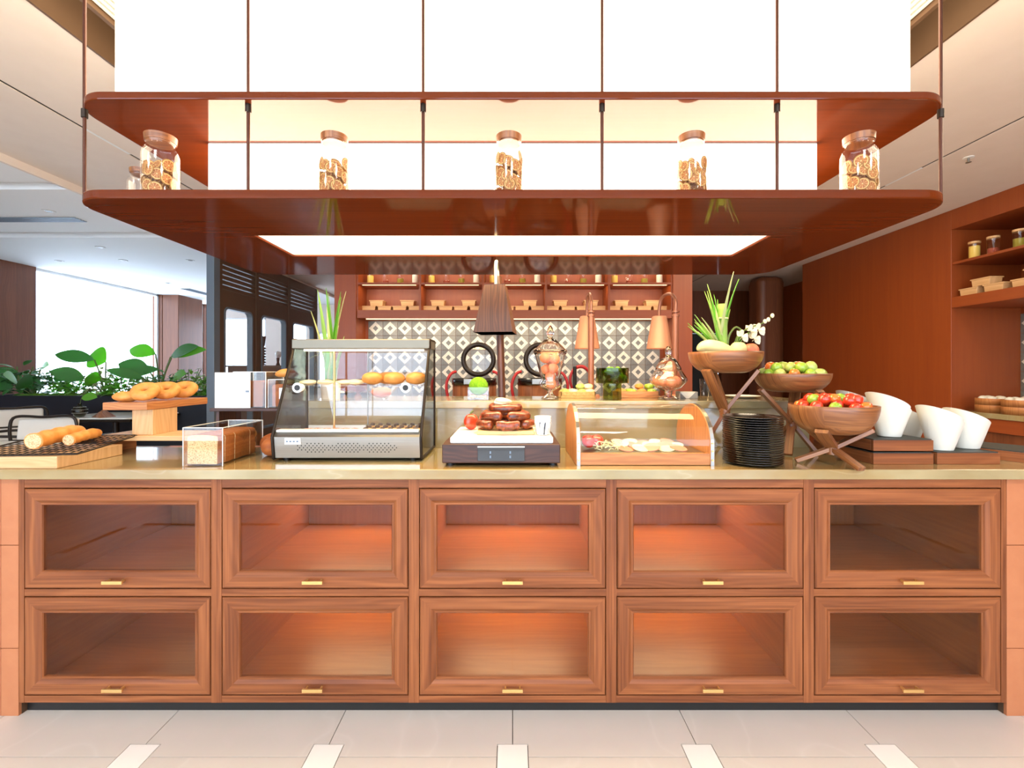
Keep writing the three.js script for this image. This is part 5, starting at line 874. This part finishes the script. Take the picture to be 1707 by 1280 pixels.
  [['dark leafy plant at the far left of the planter', -6.85, 6.35, 0.3, 0.5, M.leaf2, 120, 0.14], ['second dark leafy plant from the left in the planter', -6.45, 6.42, 0.26, 0.42, M.leaf2, 110, 0.1], ['small bright fern left of the middle plant', -6.1, 6.35, 0.26, 0.36, M.leaf1, 140, 0.09], ['pale variegated shrub left of the middle plant', -5.85, 6.5, 0.25, 0.42, M.leaf4, 120, 0.09], ['bright shrub right of the middle plant', -5.45, 6.38, 0.26, 0.4, M.leaf1, 130, 0.1], ['pale dotted shrub in the right half of the planter', -5.2, 6.48, 0.26, 0.36, M.leaf4, 130, 0.08], ['grey-green shrub below the raised leaves', -4.85, 6.35, 0.27, 0.38, M.leaf2, 130, 0.08], ['yellow-green shrub at the right end of the planter', -4.55, 6.42, 0.28, 0.46, M.leaf3, 150, 0.09], ['low green shrub at the far right end of the planter', -4.3, 6.45, 0.22, 0.36, M.leaf1, 110, 0.08]].forEach(a => bush(...a));
  // chairs and tables
  const chair = (label, x, d, turn) => {
    const c = thing('dining_chair', label, 'chair', [x, 0, -d], turn, 'cream dining chairs');
    mk(c, 'seat', bx(-0.25, 0.25, 0.42, 0.5, -0.25, 0.22, 0.03), M.cream); const b = mk(c, 'backrest', new RoundedBoxGeometry(0.5, 0.36, 0.05, 3, 0.024).rotateX(-0.12).translate(0, 0.68, 0.27), M.cream);
    mk(c, 'back_frame', sweep([[-0.28, 0, 0.3], [-0.28, 0.45, 0.28], [-0.28, 0.78, 0.31], [-0.25, 0.87, 0.31], [0, 0.875, 0.31], [0.25, 0.87, 0.31], [0.28, 0.78, 0.31], [0.28, 0.45, 0.28], [0.28, 0, 0.3]], 0.013, 80, 8), M.darkmetal);
    mk(c, 'cross_bar', cyl(0.009, 0.009, 0.56, 0, -0.28, 0, 8).rotateZ(Math.PI / 2).translate(0, 0.66, 0.315), M.darkmetal);
    for (const s of [-1, 1]) { mk(c, 'armrest', sweep([[s * 0.28, 0.64, 0.28], [s * 0.29, 0.66, 0.0], [s * 0.28, 0.64, -0.24]], 0.014, 12, 8), M.darkmetal); mk(c, 'leg', cyl(0.012, 0.012, 0.65, s * 0.28, 0, -0.24, 10), M.darkmetal); }
  };
  chair('cream dining chair with dark tube frame, back turned to the buffet', -4.4, 4.55, 0.12); chair('cream dining chair at the far left edge, facing right', -5.25, 4.7, -1.0); chair('dining chair with curved grey arm left of the table', -6.0, 5.45, 0.9);
  const table = (label, x, d, w, l) => { const t = thing('dining_table', label, 'table', [x, 0, -d], 0, 'dining tables'); mk(t, 'tabletop', bx(-w, w, 0.735, 0.75, -l, l, 0.01), M.ceramic); mk(t, 'edge_band', bx(-w - 0.012, w + 0.012, 0.705, 0.735, -l - 0.012, l + 0.012, 0.008), M.darkmetal); mk(t, 'column', cyl(0.035, 0.035, 0.69, 0, 0.015, 0, 16), M.darkmetal); mk(t, 'base', cyl(0.22, 0.2, 0.02, 0, 0, 0, 32), M.darkmetal); };
  table('white dining table behind the cream chair', -5.0, 5.75, 0.5, 0.4); table('white dining table at the left edge near the tray', -3.95, 3.25, 0.42, 0.36);
  const v = thing('bud_vase', 'round wire bud vase with one leaf on the white table', 'vase', [-5.22, 0.75, -5.5]); mk(v, 'ball', lathe([[0, 0.002], [0.04, 0.002], [0.07, 0.05], [0.075, 0.075], [0.055, 0.12], [0.02, 0.145], [0.018, 0.165]], 20), M.smoke); for (const y of [0.05, 0.09, 0.12]) mk(v, 'wire_band', new THREE.TorusGeometry(y === 0.12 ? 0.055 : 0.072, 0.004, 6, 24).rotateX(Math.PI / 2).translate(0, y, 0), M.steel); mk(v, 'stem', sweep([[0, 0.03, 0], [0.01, 0.2, 0], [0.03, 0.25, 0]], 0.003, 10, 5), M.stem); mk(v, 'leaf', turned(leaf(0.17, 0.12, 0.15, 0.15, 1.0, 8), 0.9, 0.1, 0.1, 0.02, 0.24, 0), M.leaf1);
  one('folded_napkin', new THREE.ConeGeometry(0.12, 0.1, 4).rotateY(0.4).translate(0, 0.05, 0), M.acacia, 'brown folded napkin pyramid on the white table', 'napkin', [-4.93, 0.75, -5.5]);
  // sideboard objects seen through the glazed doors
  const sb = thing('sideboard', 'dark sideboard behind the glazed partition doors', 'sideboard', [-4.75, 0, -8.6]); mk(sb, 'body', bx(-0.5, 0.55, 0, 1.38, -0.2, 0.2, 0.004), M.umber); mk(sb, 'top', bx(-0.53, 0.58, 1.38, 1.41, -0.22, 0.22, 0.003), M.umber);
  const cd = thing('stacked_candlestick', 'tall black stacked candlestick seen through the second door', 'candlestick', [-4.68, 1.41, -8.55]); mk(cd, 'shaft', lathe([[0, 0], ...Array.from({ length: 14 }, (_, i) => [i % 2 ? 0.02 : 0.055, 0.01 + i * 0.026]), [0.03, 0.39], [0.05, 0.54], [0.048, 0.55], [0, 0.55]], 24), M.black);
  const bt = thing('white_figurine', 'small white figurine on a black foot beside the candlestick', 'figurine', [-4.4, 1.41, -8.55]); mk(bt, 'foot', lathe([[0, 0], [0.04, 0], [0.02, 0.06], [0.03, 0.14], [0, 0.15]], 20), M.black); mk(bt, 'head', blob(0.055, 0.12, 0.9, 1.2, 1, 2).translate(0, 0.21, 0), M.ceramic);
}
renderer.render(scene, camera);
